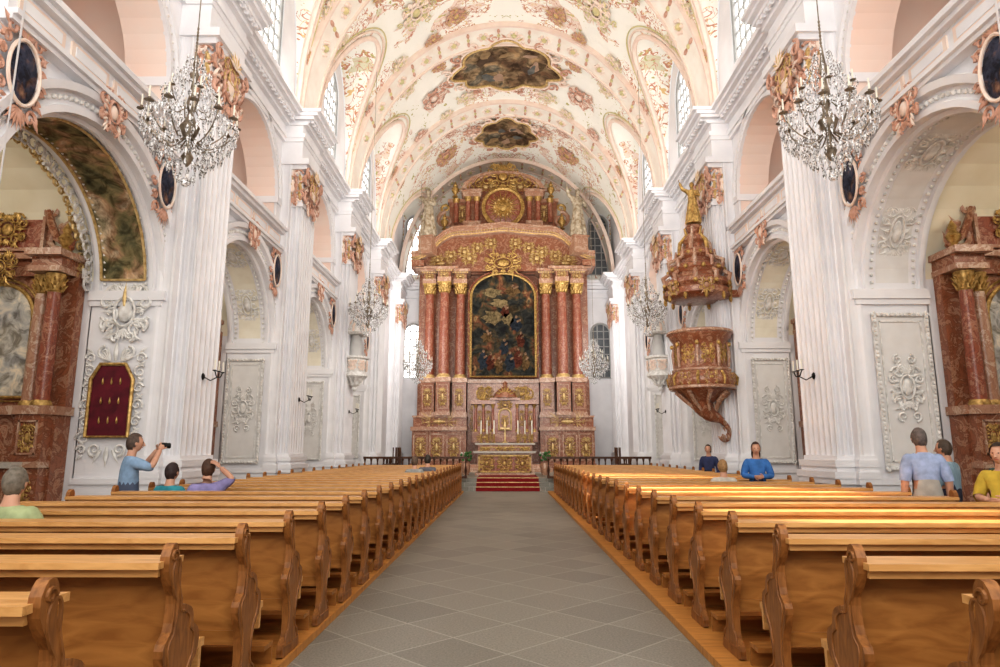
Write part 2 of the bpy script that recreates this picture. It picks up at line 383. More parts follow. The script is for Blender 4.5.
tn=0
def trim(mb,mats,smooth=False):
    global tn
    tn+=1
    return obj('trim_%d'%tn,mb,mats,kind='structure',smooth=smooth)
for s,T,side in SIDES:
    for k in KS:
        mb=MB(T); c=cen(k)
        ring(mb,WX,c,R1,ZS1,[(0,-.02),(0,.10),(.10,.10),(.12,.03),(.30,.03),(.32,.14),(.44,.16),(.46,0)])
        for i in range(60):
            a=pi*i/59; mb.ell((WX-.05,c+(R1+.21)*cos(a),ZS1+(R1+.21)*sin(a)),.042,1,6,4)
        for e in (-1,1):
            ya=c+e*R1; yb=c+e*(R1+.45)
            mb.box(WX-.12,WX+JT,min(ya-e*.06,yb),max(ya-e*.06,yb),ZS1-.28,ZS1-.18)
            mb.box(WX-.18,WX+JT,min(ya-e*.10,yb),max(ya-e*.10,yb),ZS1-.18,ZS1)
            mb.box(WX-.10,WX+JT,min(ya-e*.04,yb),max(ya-e*.04,yb),0,.9)
            mb.box(WX-.14,WX+JT,min(ya-e*.08,yb),max(ya-e*.08,yb),.9,1.0)
        for xx in (WX+.10,WX+JT-.12):
            n=24
            mb.tube([(xx,c+(R1-.02)*cos(pi*i/n),ZS1+(R1-.02)*sin(pi*i/n)) for i in range(n+1)],.06,5,0)
            if k<3:
                for i in range(50):
                    a=pi*i/49; mb.ell((xx+(.12 if xx<WX+.5 else -.12),c+(R1-.03)*cos(a),ZS1+(R1-.03)*sin(a)),.035,1,5,3)
        if not (s<0 and k==0):
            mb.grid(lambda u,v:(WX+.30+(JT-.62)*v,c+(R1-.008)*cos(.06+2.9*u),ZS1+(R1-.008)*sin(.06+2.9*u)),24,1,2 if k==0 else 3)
        trim(mb,[PLAS,PLAS2,GROUND,SOFC])
        mb=MB(T)
        ring(mb,WX,c,R2,ZS2,[(0,-.02),(0,.08),(.09,.08),(.1,.04),(.22,.04),(.24,.10),(.3,.10),(.31,0)])
        for i in range(40):
            a=pi*i/39; mb.ell((WX-.05,c+(R2+.16)*cos(a),ZS2+(R2+.16)*sin(a)),.032,1,5,3)
        for e in (-1,1):
            ya=c+e*R2; yb=c+e*(R2+.32)
            mb.box(WX-.10,WX+.8,min(ya-e*.05,yb),max(ya-e*.05,yb),ZS2-.18,ZS2)
            mb.box(WX-.05,WX+.01,min(ya,yb),max(ya,yb),SILL,ZS2-.18)
        trim(mb,[PLAS,PLAS2])
        mb=MB(T); y0,y1=c-2.2,c+2.2
        for z0,z1,p in ((6.95,7.02,.18),(7.02,7.1,.24),(7.1,7.5,.10),(7.5,7.58,.22),(7.58,7.68,.30)):
            mb.box(WX-p,WX+.3,y0,y1,z0,z1)
        for i in range(4):
            ya=y0+.15+i*1.05; mb.box(WX-.13,WX-.1,ya,ya+.9,7.17,7.43,1); mb.box(WX-.14,WX-.12,ya+.08,ya+.82,7.22,7.38,0)
        trim(mb,[PLAS,PINKM])
    mb=MB(T)
    prof=((10.30,10.42,.10),(10.42,10.55,.14),(10.55,10.80,.07),(10.80,10.88,.2),(10.96,11.06,.38),(11.06,11.16,.5),(11.16,11.26,.6))
    for z0,z1,p in prof: mb.box(WX-p,WX+.02,-1,YEND,z0,z1)
    mb.box(WX-.3,WX,-1,YEND,10.88,10.96)
    y=-.9
    while y<YEND: mb.box(WX-.36,WX-.28,y,y+.11,10.88,10.96); y+=.22
    for k in KS+[4]:
        yc=far(k)+.78
        for z0,z1,p in prof: mb.box(WX-p-.52,WX-p+.01,yc-.85-p*.3,yc+.85+p*.3,z0,z1)
        mb.box(WX-.8,WX-.3,yc-.85,yc+.85,10.88,10.96)
        for i in range(8): mb.box(WX-.88,WX-.78,yc-.85+i*.22,yc-.74+i*.22,10.88,10.96)
    trim(mb,[PLAS])

# ------------------------------------------------------------ vault
A=6.2;B=7.2;ZB=11.3
LUN=[(cen(k),2.15) for k in KS]+[(36.4,3.0)]
def zlun(y):
    z=0
    for c,h in LUN:
        t=abs(y-c)/h
        if t<1: z=max(z,ZB+4.7*math.sqrt(max(0,1-t**2.2)))
    return z
mb=MB()
ys=[-1+.13*i for i in range(301)]
ys=[y for y in ys if y<YEND]+[YEND]
nth=76; vs=[];fs=[]
for y in ys:
    zl=zlun(y)
    for i in range(nth+1):
        th=pi*i/nth; vs.append((A*cos(th),y,max(ZB+B*sin(th),zl)))
W=nth+1
for j in range(len(ys)-1):
    for i in range(nth): fs.append((j*W+i,j*W+i+1,(j+1)*W+i+1,(j+1)*W+i))
mb.add(vs,fs)
obj('ceiling',mb,VAULT,kind='structure',label='barrel vault with pink and gold painted stucco')
wn=0
def window(pane,loc,rot,w,z0,zs):
    global wn
    wn+=1
    mb=MB()
    poly=archpoly(w,z0,zs)
    mb.add([(u,0.06,v) for u,v in poly],[tuple(range(len(poly)))],1)
    archtube(mb,w,z0,zs,.07,0)
    nb=max(1,int(w/.45))
    for i in range(1,nb+1):
        x=-w/2+w*i/(nb+1); top=zs+math.sqrt(max(0,(w/2)**2-x*x)); mb.box(x-.028,x+.028,0,.05,z0,top)
    z=z0+.45
    while z<zs+w*.35:
        hw=w/2 if z<zs else math.sqrt((w/2)**2-(z-zs)**2); mb.box(-hw,hw,0,.05,z-.024,z+.024); z+=.45
    o=obj('window_%d'%wn,mb,[WINF,pane],kind='structure',loc=loc,rot=rot,smooth=False)
    return o
CX=6.24; HW=.9; ZSW=14.2
for s,T,side in SIDES:
    mb=MB(T)
    for c,h in LUN:
        ww=HW; z0w=11.9; zsw=ZSW; N=64
        for i in range(N):
            ya=c-h+2*h*i/N; yb=c-h+2*h*(i+1)/N
            if ya>=YEND: continue
            ta=zlun(ya)+.05; tb=zlun(yb)+.05
            ym=(ya+yb)/2-c
            if abs(ym)<ww and c<36:
                mb.add([(CX,ya,ZB-.2),(CX,yb,ZB-.2),(CX,yb,z0w),(CX,ya,z0w)],[(0,1,2,3)])
                wa=zsw+math.sqrt(max(0,ww**2-(ya-c)**2)); wb=zsw+math.sqrt(max(0,ww**2-(yb-c)**2))
                mb.add([(CX,ya,wa),(CX,yb,wb),(CX,yb,max(tb,wb)),(CX,ya,max(ta,wa))],[(0,1,2,3)])
            else:
                mb.add([(CX,ya,ZB-.2),(CX,yb,ZB-.2),(CX,yb,tb),(CX,ya,ta)],[(0,1,2,3)])
    obj('wall_%s_clerestory'%side,mb,PLAS,kind='structure',smooth=False)
    for k in KS:
        window(PANE,(s*(CX+.1),cen(k),0),(0,0,-s*pi/2),2*HW,11.9,ZSW)
    mb=MB(T)
    for c,h in LUN:
        for off,rr,mi in ((0,.09,0),(.22,.045,1),(.34,.025,2)):
            pts=[]
            for i in range(41):
                y=c-(h+off)+2*(h+off)*i/40
                t=abs(y-c)/(h+off); z=ZB+(4.7+off)*math.sqrt(max(0,1-t**2.2))
                q=min(1,(z-ZB)/B); x=A*math.sqrt(max(0,1-q*q))
                if y<YEND: pts.append((x-.03,y,z-.02))
            if len(pts)>3: mb.tube(pts,rr,6,mi)
    trim(mb,[PINKM,PINKL,SAGE],True)
RIB=simple('blush_rib',(.88,.85,.77),(.82,.72,.63),1.6,.8)
for k in KS+[4]:
    yc=far(k)+.78 if k<4 else 37.3
    mb=MB(); n=60
    for (w0,w1,d,mi) in ((-.62,.62,.14,0),(-.68,-.58,.2,1),(.58,.68,.2,1)):
        pf=((w0,0),(w0,d),(w1,d),(w1,0)); vs=[];fs=[]
        for i in range(n+1):
            th=pi*i/n
            for u,dd in pf: vs.append(((A-dd)*cos(th),yc+u,ZB+(B-dd)*sin(th)))
        for i in range(n):
            for j in range(3): fs.append((i*4+j,i*4+j+1,(i+1)*4+j+1,(i+1)*4+j))
        mb.add(vs,fs,mi)
    for i in range(7,n-6,2):
        th=pi*i/n; P=((A-.15)*cos(th),yc,ZB+(B-.15)*sin(th))
        if i%4==1: 
            mb.ell(P,(.13,.15,.1),3,8,4)
            for q in range(6):
                a=q*pi/3; mb.ell((P[0]+.2*cos(a)*sin(th),yc+.2*sin(a),P[2]-.2*cos(a)*cos(th)),(.09,.09,.07),1,6,4)
        else:
            for e in (-1,1): mb.ell((P[0],yc+e*.28,P[2]),(.07,.17,.07),2,6,4)
            mb.ell(P,(.07,.1,.08),3,6,4)
    trim(mb,[RIB,PINKM,PINK,SAGE],True)

mb=MB()
mb.add([(-6.6,YEND,0),(6.6,YEND,0),(6.6,YEND,11.3),(-6.6,YEND,11.3)],[(0,1,2,3)])
mb.add([(-6.6,YEND,11.3),(6.6,YEND,11.3),(6.6,YEND,19),(-6.6,YEND,19)],[(0,1,2,3)],1)
obj('wall_back',mb,[PLAS,VAULT],kind='structure',smooth=False)
mb=MB()
for z0,z1,p in ((10.30,10.55,.14),(10.80,10.96,.3),(10.96,11.1,.45),(11.1,11.26,.6)): mb.box(-6.5,6.5,YEND-p,YEND,z0,z1)
for e in (-1,1):
    for z0,z1 in ((11.6,14.8),(5.6,8.2)):
        pts=[(e*5.45+.62*cos(pi*i/12),YEND-.05,z1+.62*sin(pi*i/12)) for i in range(13)]
        mb.tube([(e*5.45+.62,YEND-.05,z0)]+pts+[(e*5.45-.62,YEND-.05,z0)],.09,6,0)
trim(mb,[PLAS])
for e in (-1,1):
    for z0,zs in ((11.7,14.8),(5.6,8.2)):
        window(PANE if e<0 else GLASSD,(e*5.45,YEND-.1,0),(0,0,0),1.1,z0,zs)

# ------------------------------------------------------------ floors
mb=MB(); mb.box(-11,11,-3,24.9,-.2,0)
obj('floor',mb,STONE,kind='structure',smooth=False)
mb=MB()
mb.box(-11,11,26.0,38.2,-.2,.45)
for i in range(3): mb.box(-2.0,1.9,24.9+i*.37,26.0,0,.15*(i+1))
mb.box(-11,-2.0,24.9,26,-.2,.45); mb.box(1.9,11,24.9,26,-.2,.45)
obj('floor_chancel',mb,STONE,kind='structure',smooth=False)
for s in (-1,1):
    mb=MB(); xa=1.55 if s<0 else 1.45
    x0,x1=sorted((s*xa,s*5.0)); mb.box(x0,x1,-.6,24.1,.001,.06)
    obj('floor_platform',mb,PLAT,kind='structure',smooth=False)
mb=MB()
for i in range(3): 
    mb.box(-1.15,1.2,24.89+i*.37-.0,24.89+(i+1)*.37,.15*(i+1),.15*(i+1)+.015); mb.box(-1.15,1.2,24.875+i*.37,24.9+i*.37,.15*i+.005,.15*(i+1)+.015)
    mb.box(-1.15,1.2,24.865+i*.37,24.88+i*.37,.15*(i+1)-.01,.15*(i+1)+.018,1)
mb.box(-1.15,1.2,26,30.5,.45,.465)
obj('carpet_runner',mb,[RED,GOLDL],label='red carpet with thin gold stair rods on the chancel steps',cat='carpet',smooth=False)

# ------------------------------------------------------------ pilasters
def fluted(x0,x1,y0,y1,nf,nside,g):
    P=[(x1,y0)]
    def fl(a,b,n):
        out=[]; L=(b-a)/n
        for i in range(n):
            s0=a+L*i+L*.15; s1=a+L*(i+1)-L*.15
            for t in (0,.2,.5,.8,1):
                d=g*math.sqrt(max(0,1-(2*t-1)**2))
                out.append((s0+(s1-s0)*t,d))
        return out
    for q,d in fl(x1,x0,nside): P.append((q,y0+d))
    P.append((x0,y0))
    for q,d in fl(y0,y1,nf): P.append((x0+d,q))
    P.append((x0,y1))
    for q,d in fl(x0,x1,nside): P.append((q,y1-d))
    P.append((x1,y1)); return P
def make_pilaster():
    r=empty('pilaster','tall fluted white plaster pilaster with gilded pink capital','pilaster',group='fluted nave pilasters')
    mb=MB(); mb.prism(fluted(-.3,0,-.82,.82,1,1,.03),1.35,9.7,'z'); mb.prism(fluted(-.60,-.3,-.64,.64,6,2,.085),1.35,8.5,'z')
    obj('shaft',mb,PLAS,r,smooth=False)
    mb=MB()
    for z0,z1,a in ((0,.25,.12),(.25,.9,.04),(.9,1.0,.12),(1.0,1.12,.14),(1.12,1.2,.07),(1.2,1.32,.1),(1.32,1.4,.03)):
        mb.box(-.60-a,-.1,-.64-a,.64+a,z0,z1); mb.box(-.3-a*.6,0,-.82-a*.5,.82+a*.5,z0,z1)
    obj('base',mb,PLAS,r,smooth=False)
    mb=MB()
    mb.box(-.64,0,-.68,.68,8.4,8.5,0)
    mb.box(-.60,0,-.66,.66,8.5,9.5,0)
    mb.box(-.80,0,-.86,.86,9.62,9.8,0); mb.box(-.72,0,-.78,.78,9.5,9.62,0)
    mb.box(-.6,0,-.85,.85,9.8,10.3,0)
    RR=Matrix.Rotation(-pi/2,4,'Z')
    cart(mb,Matrix.Translation((-.68,0,8.98))@RR,1.55,1.35,2,1,4,.6)
    cart(mb,Matrix.Translation((-.72,0,9.2))@RR,.8,.7,3,2,6,.7)
    for e in (-1,1):
        cart(mb,Matrix.Translation((-.3,e*.70,9.0))@Matrix.Rotation(0 if e<0 else pi,4,'Z'),.75,1.2,2,1,4,.8)
        for zz in (8.70,8.96,9.2):
            for i in range(8):
                y_=-.6+i*.17
                mb.tube([(-.6,y_,zz-.1),(-.68,y_,zz+.03),(-.74,y_,zz+.10),(-.75,y_,zz+.05)],[.045,.055,.035,.015],5,2 if (i+int(zz*10))%3 else 1)
            for i in range(5):
                x_=-.54+i*.13
                mb.tube([(x_,e*.64,zz-.1),(x_,e*.70,zz+.03),(x_,e*.77,zz+.10),(x_,e*.78,zz+.05)],[.045,.055,.035,.015],5,2 if i%2 else 3)
        o=MB(Matrix.Translation((-.74,0,9.40))@RR); spiral(o,e*.62,0,.17,pi/2,1.5,-e,.04,2,y=0); mb.merge(o)
    o=MB(Matrix.Translation((-.80,0,9.5))@RR)
    for i in range(9): leaf(o,0,-.1,.36,pi/2+(i-4)*.34,.045,3 if i%2 else 1)
    mb.merge(o)
    obj('capital',mb,[PLAS,PINKL,PINK,GOLDL],r,label='pink and gold acanthus capital')
    return r
pil=make_pilaster()
first=True
for s in (-1,1):
    for k in (0,1,2,3,4):
        yc=far(k)+.78
        if first: p=pil; first=False
        else: p=dup(pil)
        p.location=(s*WX,yc,0)
        p.rotation_euler=(0,0,0 if s>0 else pi)

# ------------------------------------------------------------ jamb panels, soffit ornaments
JC=WX+JT/2
def jamb_panel():
    r=empty('wall_relief','white stucco relief with beaded frame and oval cartouche on the pier','stucco relief',group='stucco reliefs on the arch piers')
    mb=MB(); rectframe(mb,-.50,.50,1.15,3.95,.06,.06,0,0,.08,0); rectframe(mb,-.38,.38,1.29,3.81,.025,.035)
    obj('frame',mb,[PLAS2],r)
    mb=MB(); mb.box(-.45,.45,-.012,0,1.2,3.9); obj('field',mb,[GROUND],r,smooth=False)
    mb=MB(Matrix.Translation((0,-.04,2.6))); cartouche(mb,.62,.85,0,0,2,fine=.75); 
    for e in (-1,1): spiral(mb,e*.12,.5,.09,pi/2,1.3,-e,.022,0); spiral(mb,e*.12,-.52,.09,-pi/2,1.3,e,.022,0)
    obj('cartouche',mb,[PLAS2],r)
    return r
jp=jamb_panel(); used=False
for s in (-1,1):
    for k in (0,1,2,3):
        if s<0 and k==0: continue
        if used: p=dup(jp)
        else: p=jp; used=True
        p.location=(s*(JC+.02),far(k)-.04,0)
r=empty('memorial_cartouche','dark red field with gold frame in white stucco cartouche','wall cartouche',(-(JC+.02),far(0)-.04,0))
mb=MB(); mb.prism([(-.36,1.75),(.36,1.75),(.36,2.75),(.22,3.0),(-.22,3.0),(-.36,2.75)],-.05,0); obj('field',mb,simple('crimson_velvet',(.15,.012,.025),(.08,.008,.015),6,.8),r,smooth=False)
mb=MB(); mb.tube([(-.38,-.06,1.73),(.38,-.06,1.73),(.38,-.06,2.76),(.23,-.06,3.03),(-.23,-.06,3.03),(-.38,-.06,2.76)],.035,6,0,closed=True,fdir=(0,-1,0))
for zz in (2.0,2.35,2.7):
    for xx in (-.16,0,.16):
        mb.ell((xx,-.06,zz),(.02,.02,.045),0,6,4); leaf(mb,xx,zz,.09,pi/2,.015,0,-.06)
obj('gilt_frame',mb,GOLD,r)
mb=MB()
for sg in (-1,1):
    for z,R,a in ((1.7,.13,0),(2.0,.10,.5),(2.3,.11,-.5),(2.6,.10,.3),(2.9,.12,1),(3.15,.10,0),(1.5,.09,0)):
        spiral(mb,sg*.46,z,R,a if sg>0 else pi-a,1.3,sg,.026,0)
        leaf(mb,sg*.43,z+.1,.17,(.6 if sg>0 else pi-.6),.03,0); leaf(mb,sg*.43,z-.1,.15,(-.6 if sg>0 else pi+.6),.03,0)
    for q in range(5): leaf(mb,sg*.1,3.1,.28,pi/2-sg*(.2+.26*q),.035,0)
    spiral(mb,sg*.22,3.25,.12,pi/2,1.3,-sg,.03,0); spiral(mb,sg*.22,1.5,.12,-pi/2,1.3,sg,.03,0)
    leaf(mb,sg*.1,1.5,.28,-pi/2+sg*.5,.035,0)
leaf(mb,0,3.1,.4,pi/2,.05,0); leaf(mb,0,1.55,.35,-pi/2,.05,0)
obj('cartouche',mb,PLAS2,r)
mb=MB(Matrix.Translation((.1,-.03,4.0))); cartouche(mb,.95,1.1,0,0,8,fine=.65); leaf(mb,0,.1,.45,pi/2,.04,1,-.05); obj('crest',mb,[PLAS2,GOLDL],r)

def soff(k,s,ang,name,w,h,mats,label,data=None):
    th=ang; c=cen(k); n=Vector((0,-cos(th),-sin(th)))
    up=Vector((0,-sin(th),cos(th))); 
    yl=-n; xl=yl.cross(up)
    M=Matrix((xl,yl,up)).transposed().to_4x4(); M.translation=Vector((s*(WX+JT/2),c+(R1-.04)*cos(th),ZS1+(R1-.04)*sin(th)))
    if data is None:
        mb=MB(); cartouche(mb,w,h,0,0,5,fine=.7); o=obj(name,mb,mats,label=label,cat='stucco ornament',group='stucco ornaments under the arches')
    else:
        o=data.copy(); COL.objects.link(o)
    o.matrix_world=M; return o
d0=None
for s in (-1,1):
    for k in (0,1,2,3):
        for ang in (.5,1.25,2.0):
            if s<0 and k==0: continue
            d=soff(k,s,ang,'stucco_ornament',.62,1.15,[PLAS2],'white stucco scroll relief on the arch soffit',d0)
            if d0 is None: d0=d
mb=MB(LFT); c=cen(0)
mb.grid(lambda u,v:(WX+.22+(JT-.40)*v,c+(R1-.05)*cos(.1+2.3*u),ZS1+(R1-.05)*sin(.1+2.3*u)),30,2,0)
for xx in (WX+.22,WX+JT-.18):
    mb.tube([(xx,c+(R1-.06)*cos(.1+2.3*i/24),ZS1+(R1-.06)*sin(.1+2.3*i/24)) for i in range(25)],.025,5,1)
for a in (.1,2.4): mb.tube([(WX+.22,c+(R1-.06)*cos(a),ZS1+(R1-.06)*sin(a)),(WX+JT-.18,c+(R1-.06)*cos(a),ZS1+(R1-.06)*sin(a))],.025,5,1)
vcol=[simple('fresco_umber',(.13,.08,.05),(.06,.04,.025),4,.8),simple('fresco_ochre',(.36,.25,.13),(.2,.13,.07),4,.8),simple('fresco_flesh',(.46,.31,.22),(.3,.2,.14),4,.8),simple('fresco_slate',(.17,.17,.15),(.08,.08,.08),4,.8)]
obj('arch_fresco',mb,[PAINTA,GOLDL],label='olive and brown figural fresco with gold border on the arch soffit',cat='painting')
mb=MB(LFT)
for i in range(30):
    a=.05+2.5*i/29; rr=R1-.02
    p=Vector((WX+JT+.05,c+rr*cos(a),ZS1+rr*sin(a)))
    tv=Vector((0,-sin(a),cos(a))); rv=Vector((0,-cos(a),-sin(a))); xv=Vector((1,0,0))
    for q,(R_,mi) in enumerate(((.15,0),(.09,1))):
        cc=p+rv*(.06+.03*q)+xv*(.12*q)
        mb.tube([tuple(cc+(tv*cos(t*.9+i)+rv*sin(t*.9+i))*R_*(1-t/12)) for t in range(9)],[.032*(1-t/14) for t in range(9)],5,mi)
obj('arch_edge_scrolls',mb,[PLAS2,GOLDL],label='white and gold scrolled stucco edge of the chapel arch',cat='stucco ornament')

# ------------------------------------------------------------ oval medallions + keystones
def medallion():
    r=empty('oval_medallion','dark oval painted medallion in pink and gold stucco frame','medallion',group='oval medallions between the arches')
    mb=MB(); mb.lathe([(.0,-.02),(.95,-.02),(1,.02),(.9,.05),(0,.06)],20,0,T=Matrix.Rotation(pi/2,4,'X')@Matrix.Scale(.3,4,(1,0,0))@Matrix.Scale(.44,4,(0,1,0)))
    obj('portrait',mb,PORT,r)
    mb=MB(); mb.tube([(.33*cos(2*pi*i/24),-.05,.47*sin(2*pi*i/24)) for i in range(24)],.03,6,1,closed=True,fdir=(0,-1,0))
    for sg in (-1,1):
        for z,R,a in ((-.55,.13,-.4),(-.32,.09,.3),(-.08,.10,.3),(.16,.09,-.3),(.36,.10,-.3),(.56,.13,.6)):
            spiral(mb,sg*(.46-abs(z)*.3),z,R,a if sg>0 else pi-a,1.2,sg,.035,0)
            leaf(mb,sg*.36,z,.2,(.5*z*3 if sg>0 else pi-.5*z*3),.04,0)
        for q in range(4): leaf(mb,0,.5,.34,pi/2-sg*(.15+.3*q),.045,0); leaf(mb,0,-.5,.34,-pi/2+sg*(.15+.3*q),.045,0)
    leaf(mb,0,.5,.4,pi/2,.05,2)
    obj('frame',mb,[PINK,PINKL,GOLDL],r); return r
md=medallion(); used=False
for s in (-1,1):
    for k in (0,1,2,3):
        for e in (-1,1):
            if used: p=dup(md)
            else: p=md; used=True
            p.location=(s*(WX-.12),cen(k)+e*1.86,6.38); p.rotation_euler=(0,0,-s*pi/2); p.scale=(.85,.85,.95)
mb=MB(); cartouche(mb,.7,.7,0,1,11); ks=obj('keystone_ornament',mb,[PINK,PINKL],label='pink stucco ornament at the crown of an arch',cat='stucco ornament',group='keystone ornaments')
used=False
for s in (-1,1):
    for k in (0,1,2,3):
        o=ks if not used else dup(ks); used=True
        o.location=(s*(WX-.2),cen(k),6.82); o.rotation_euler=(0,0,-s*pi/2)
# ------------------------------------------------------------ vault medallions & ornaments
def vault_pos(th,y,inset=.05):
    p=Vector(((A-inset)*cos(th),y,ZB+(B-inset)*sin(th)))
    n=Vector((cos(th)/A,0,sin(th)/B)).normalized()
    up=Vector((0,1,0)); yl=n; xl=yl.cross(up)
    M=Matrix((xl,yl,up)).transposed().to_4x4(); M.translation=p; return M
def curved(u):
    return B*(1-math.sqrt(max(0,1-(u/A)**2)))
def vault_painting(y,w,h,lab,col):
    r=empty('ceiling_painting',lab,'ceiling painting'); r.matrix_world=vault_pos(pi/2,y,.12)
    base=[]; N=96
    for i in range(N):
        a=2*pi*i/N; ca,sa_=cos(a),sin(a)
        q=1/((abs(ca)**2.2+abs(sa_)**2.2)**(1/2.2)); q*=1+.06*cos(8*a)+.10*abs(cos(4*a))-.10*abs(sin(2*a))**8
        base.append((w/2*q*ca,h/2*q*sa_))
    mb=MB()
    vs=[(0,-.02,0)]; 
    for j in range(1,7):
        for u,v in base: vs.append((u*j/6,-.02-curved(u*j/6),v*j/6))
    fs=[(0,1+i,1+(i+1)%N) for i in range(N)]
    for j in range(5):
        for i in range(N): fs.append((1+j*N+i,1+j*N+(i+1)%N,1+(j+1)*N+(i+1)%N,1+(j+1)*N+i))
    mb.add(vs,fs); obj('canvas',mb,PAINTV,r,smooth=False)
    mb=MB(); rq=random.Random(int(y))
    for i in range(12):
        cx=rq.uniform(-.33,.33)*w; cz=rq.uniform(-.3,.3)*h; rx=rq.uniform(.12,.3); rz=rq.uniform(.15,.4); t0=rq.uniform(0,3)
        P=[]
        for q in range(14):
            a=2*pi*q/14; u=rx*cos(a)*(1+.3*sin(3*a+t0)); v=rz*sin(a)*(1+.3*cos(2*a+t0))
            u,v=cx+u*cos(t0)-v*sin(t0),cz+u*sin(t0)+v*cos(t0); P.append((u,-.035-curved(u)-.004*i,v))
        mb.add(P,[tuple(range(14))],i%4)
    obj('painted_figures',mb,col,r,smooth=False)
    mb=MB(); mb.tube([(u,-.06-curved(u),v) for u,v in base],.06,6,2,closed=True,fdir=(0,-1,0))
    mb.tube([(u*1.07,-.05-curved(u*1.07),v*1.07) for u,v in base],.05,6,1,closed=True,fdir=(0,-1,0))
    for i in range(32):
        a=2*pi*i/32; u,v=base[i*3]; leaf(mb,u*1.06,v*1.06,.36,a+.6*(-1)**i,.06,(0,1,2)[i%3],-curved(u*1.1)-.04)
    for i in range(16):
        a=2*pi*i/16+.2; u,v=base[int(a/2/pi*N)%N]; spiral(mb,u*1.16,v*1.16,.26,a,1.3,(-1)**i,.06,i%2,y=-curved(u*1.16)-.03)
    obj('frame',mb,[PINK,PINKL,GOLDL],r)
    return r
vault_painting(26.9,4.2,3.3,'dark brown painted cartouche fresco with figures framed in pink stucco',vcol)
vault_painting(33.3,2.9,3.1,'smaller dark painted cartouche fresco framed in pink stucco',vcol)
def vorn(seed,m1,m2):
    mb=MB(); cartouche(mb,1.5,1.5,0,1,seed,fine=.65)
    rq=random.Random(seed)
    for i in range(12):
        a=rq.uniform(0,6.28); d=rq.uniform(.5,1.05); spiral(mb,d*cos(a),d*sin(a),rq.uniform(.12,.26),rq.uniform(0,6),1.3,rq.choice((-1,1)),.035,i%2)
        leaf(mb,d*cos(a),d*sin(a),rq.uniform(.25,.5),rq.uniform(0,6.28),.05,(i+1)%2,curl=rq.uniform(-1,1))
    return obj('vault_ornament',mb,[m1,m2],label='pink and gold stucco scrollwork on the vault',cat='stucco ornament',group='vault scrollwork')
vos=[vorn(21,PINK,GOLDL),vorn(5,PINK,PINKL),vorn(9,PINKL,SAGE)]
ini=[True]*3; cnt=0
for k in (1,2,3,4):
    y=cen(k) if k<4 else 33.8
    for th,dy,sc in ((1.0,0,.8),(1.25,1.3,.5),(1.25,-1.3,.5),(.82,2.05,.45),(.82,-2.05,.45),(.5,2.3,.4),(.5,-2.3,.4),(1.08,2.05,.4),(1.08,-2.05,.4),(.25,2.4,.34),(.25,-2.4,.34)):
        if y+dy>36.5 or (k==4 and dy>1): continue
        for mir in (0,1):
            i3=(cnt//2)%3; cnt+=1
            if ini[i3]: o=vos[i3]; ini[i3]=False
            else: o=vos[i3].copy(); COL.objects.link(o)
            M=vault_pos(pi-th if mir else th,y+dy,.10)
            o.matrix_world=M@Matrix.Rotation((1 if mir else -1)*(0 if dy==0 else .5*dy),4,'Y')@Matrix.Scale(sc,4)

# ------------------------------------------------------------ pews
PX=3.25
def make_pew():
    r=empty('pew','orange-brown wooden church pew with carved scroll ends','pew',group='rows of wooden pews')
    L=PX/2
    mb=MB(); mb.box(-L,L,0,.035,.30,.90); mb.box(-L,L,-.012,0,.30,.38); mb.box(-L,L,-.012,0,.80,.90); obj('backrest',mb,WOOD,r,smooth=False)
    mb=MB(); mb.box(-L-.02,L+.02,-.17,.07,.90,.93); mb.box(-L,L,-.13,-.11,.86,.90); obj('book_ledge',mb,WOODLIT,r,smooth=False)
    mb=MB(); mb.box(-L,L,.03,.42,.42,.46); mb.box(-L,L,.36,.39,.30,.42); obj('seat',mb,WOODLIT,r,smooth=False)
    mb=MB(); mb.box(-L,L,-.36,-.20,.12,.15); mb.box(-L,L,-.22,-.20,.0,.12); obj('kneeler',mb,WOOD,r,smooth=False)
    pf=[(-.09,0),(-.12,.03),(-.11,.09),(-.05,.13),(-.035,.22),(-.045,.34),(-.075,.42),(-.11,.50),(-.10,.56),(-.05,.60),(-.035,.68),(-.035,.76),(-.075,.81),(-.115,.88),(-.12,.95),(-.09,1.0),(-.05,1.0),(-.03,.955),(-.03,.88),(.0,.80),(.02,.76),(.025,.71),(.08,.70),(.14,.675),(.17,.64),(.18,.59),(.23,.56),(.25,.50),(.23,.43),(.17,.37),(.14,.28),(.13,.18),(.16,.11),(.22,.08),(.24,.03),(.22,0)]
    P=catmull(pf,2,True)
    P=[(u,max(0,v)) for u,v in P]
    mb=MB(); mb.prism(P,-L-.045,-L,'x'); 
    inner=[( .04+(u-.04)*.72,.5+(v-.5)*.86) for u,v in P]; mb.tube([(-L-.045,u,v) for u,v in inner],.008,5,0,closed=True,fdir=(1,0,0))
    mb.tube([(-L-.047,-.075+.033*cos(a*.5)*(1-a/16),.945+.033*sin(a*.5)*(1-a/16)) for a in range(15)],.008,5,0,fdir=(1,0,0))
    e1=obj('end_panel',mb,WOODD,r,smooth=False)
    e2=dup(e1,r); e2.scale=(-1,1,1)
    return r
pw=make_pew(); used=False
for s in (-1,1):
    for k in range(-1,25):
        y=2.45+.86*k
        p=pw if not used else dup(pw); used=True
        p.location=(s*(3.28 if s>0 else 3.24),y,.06)

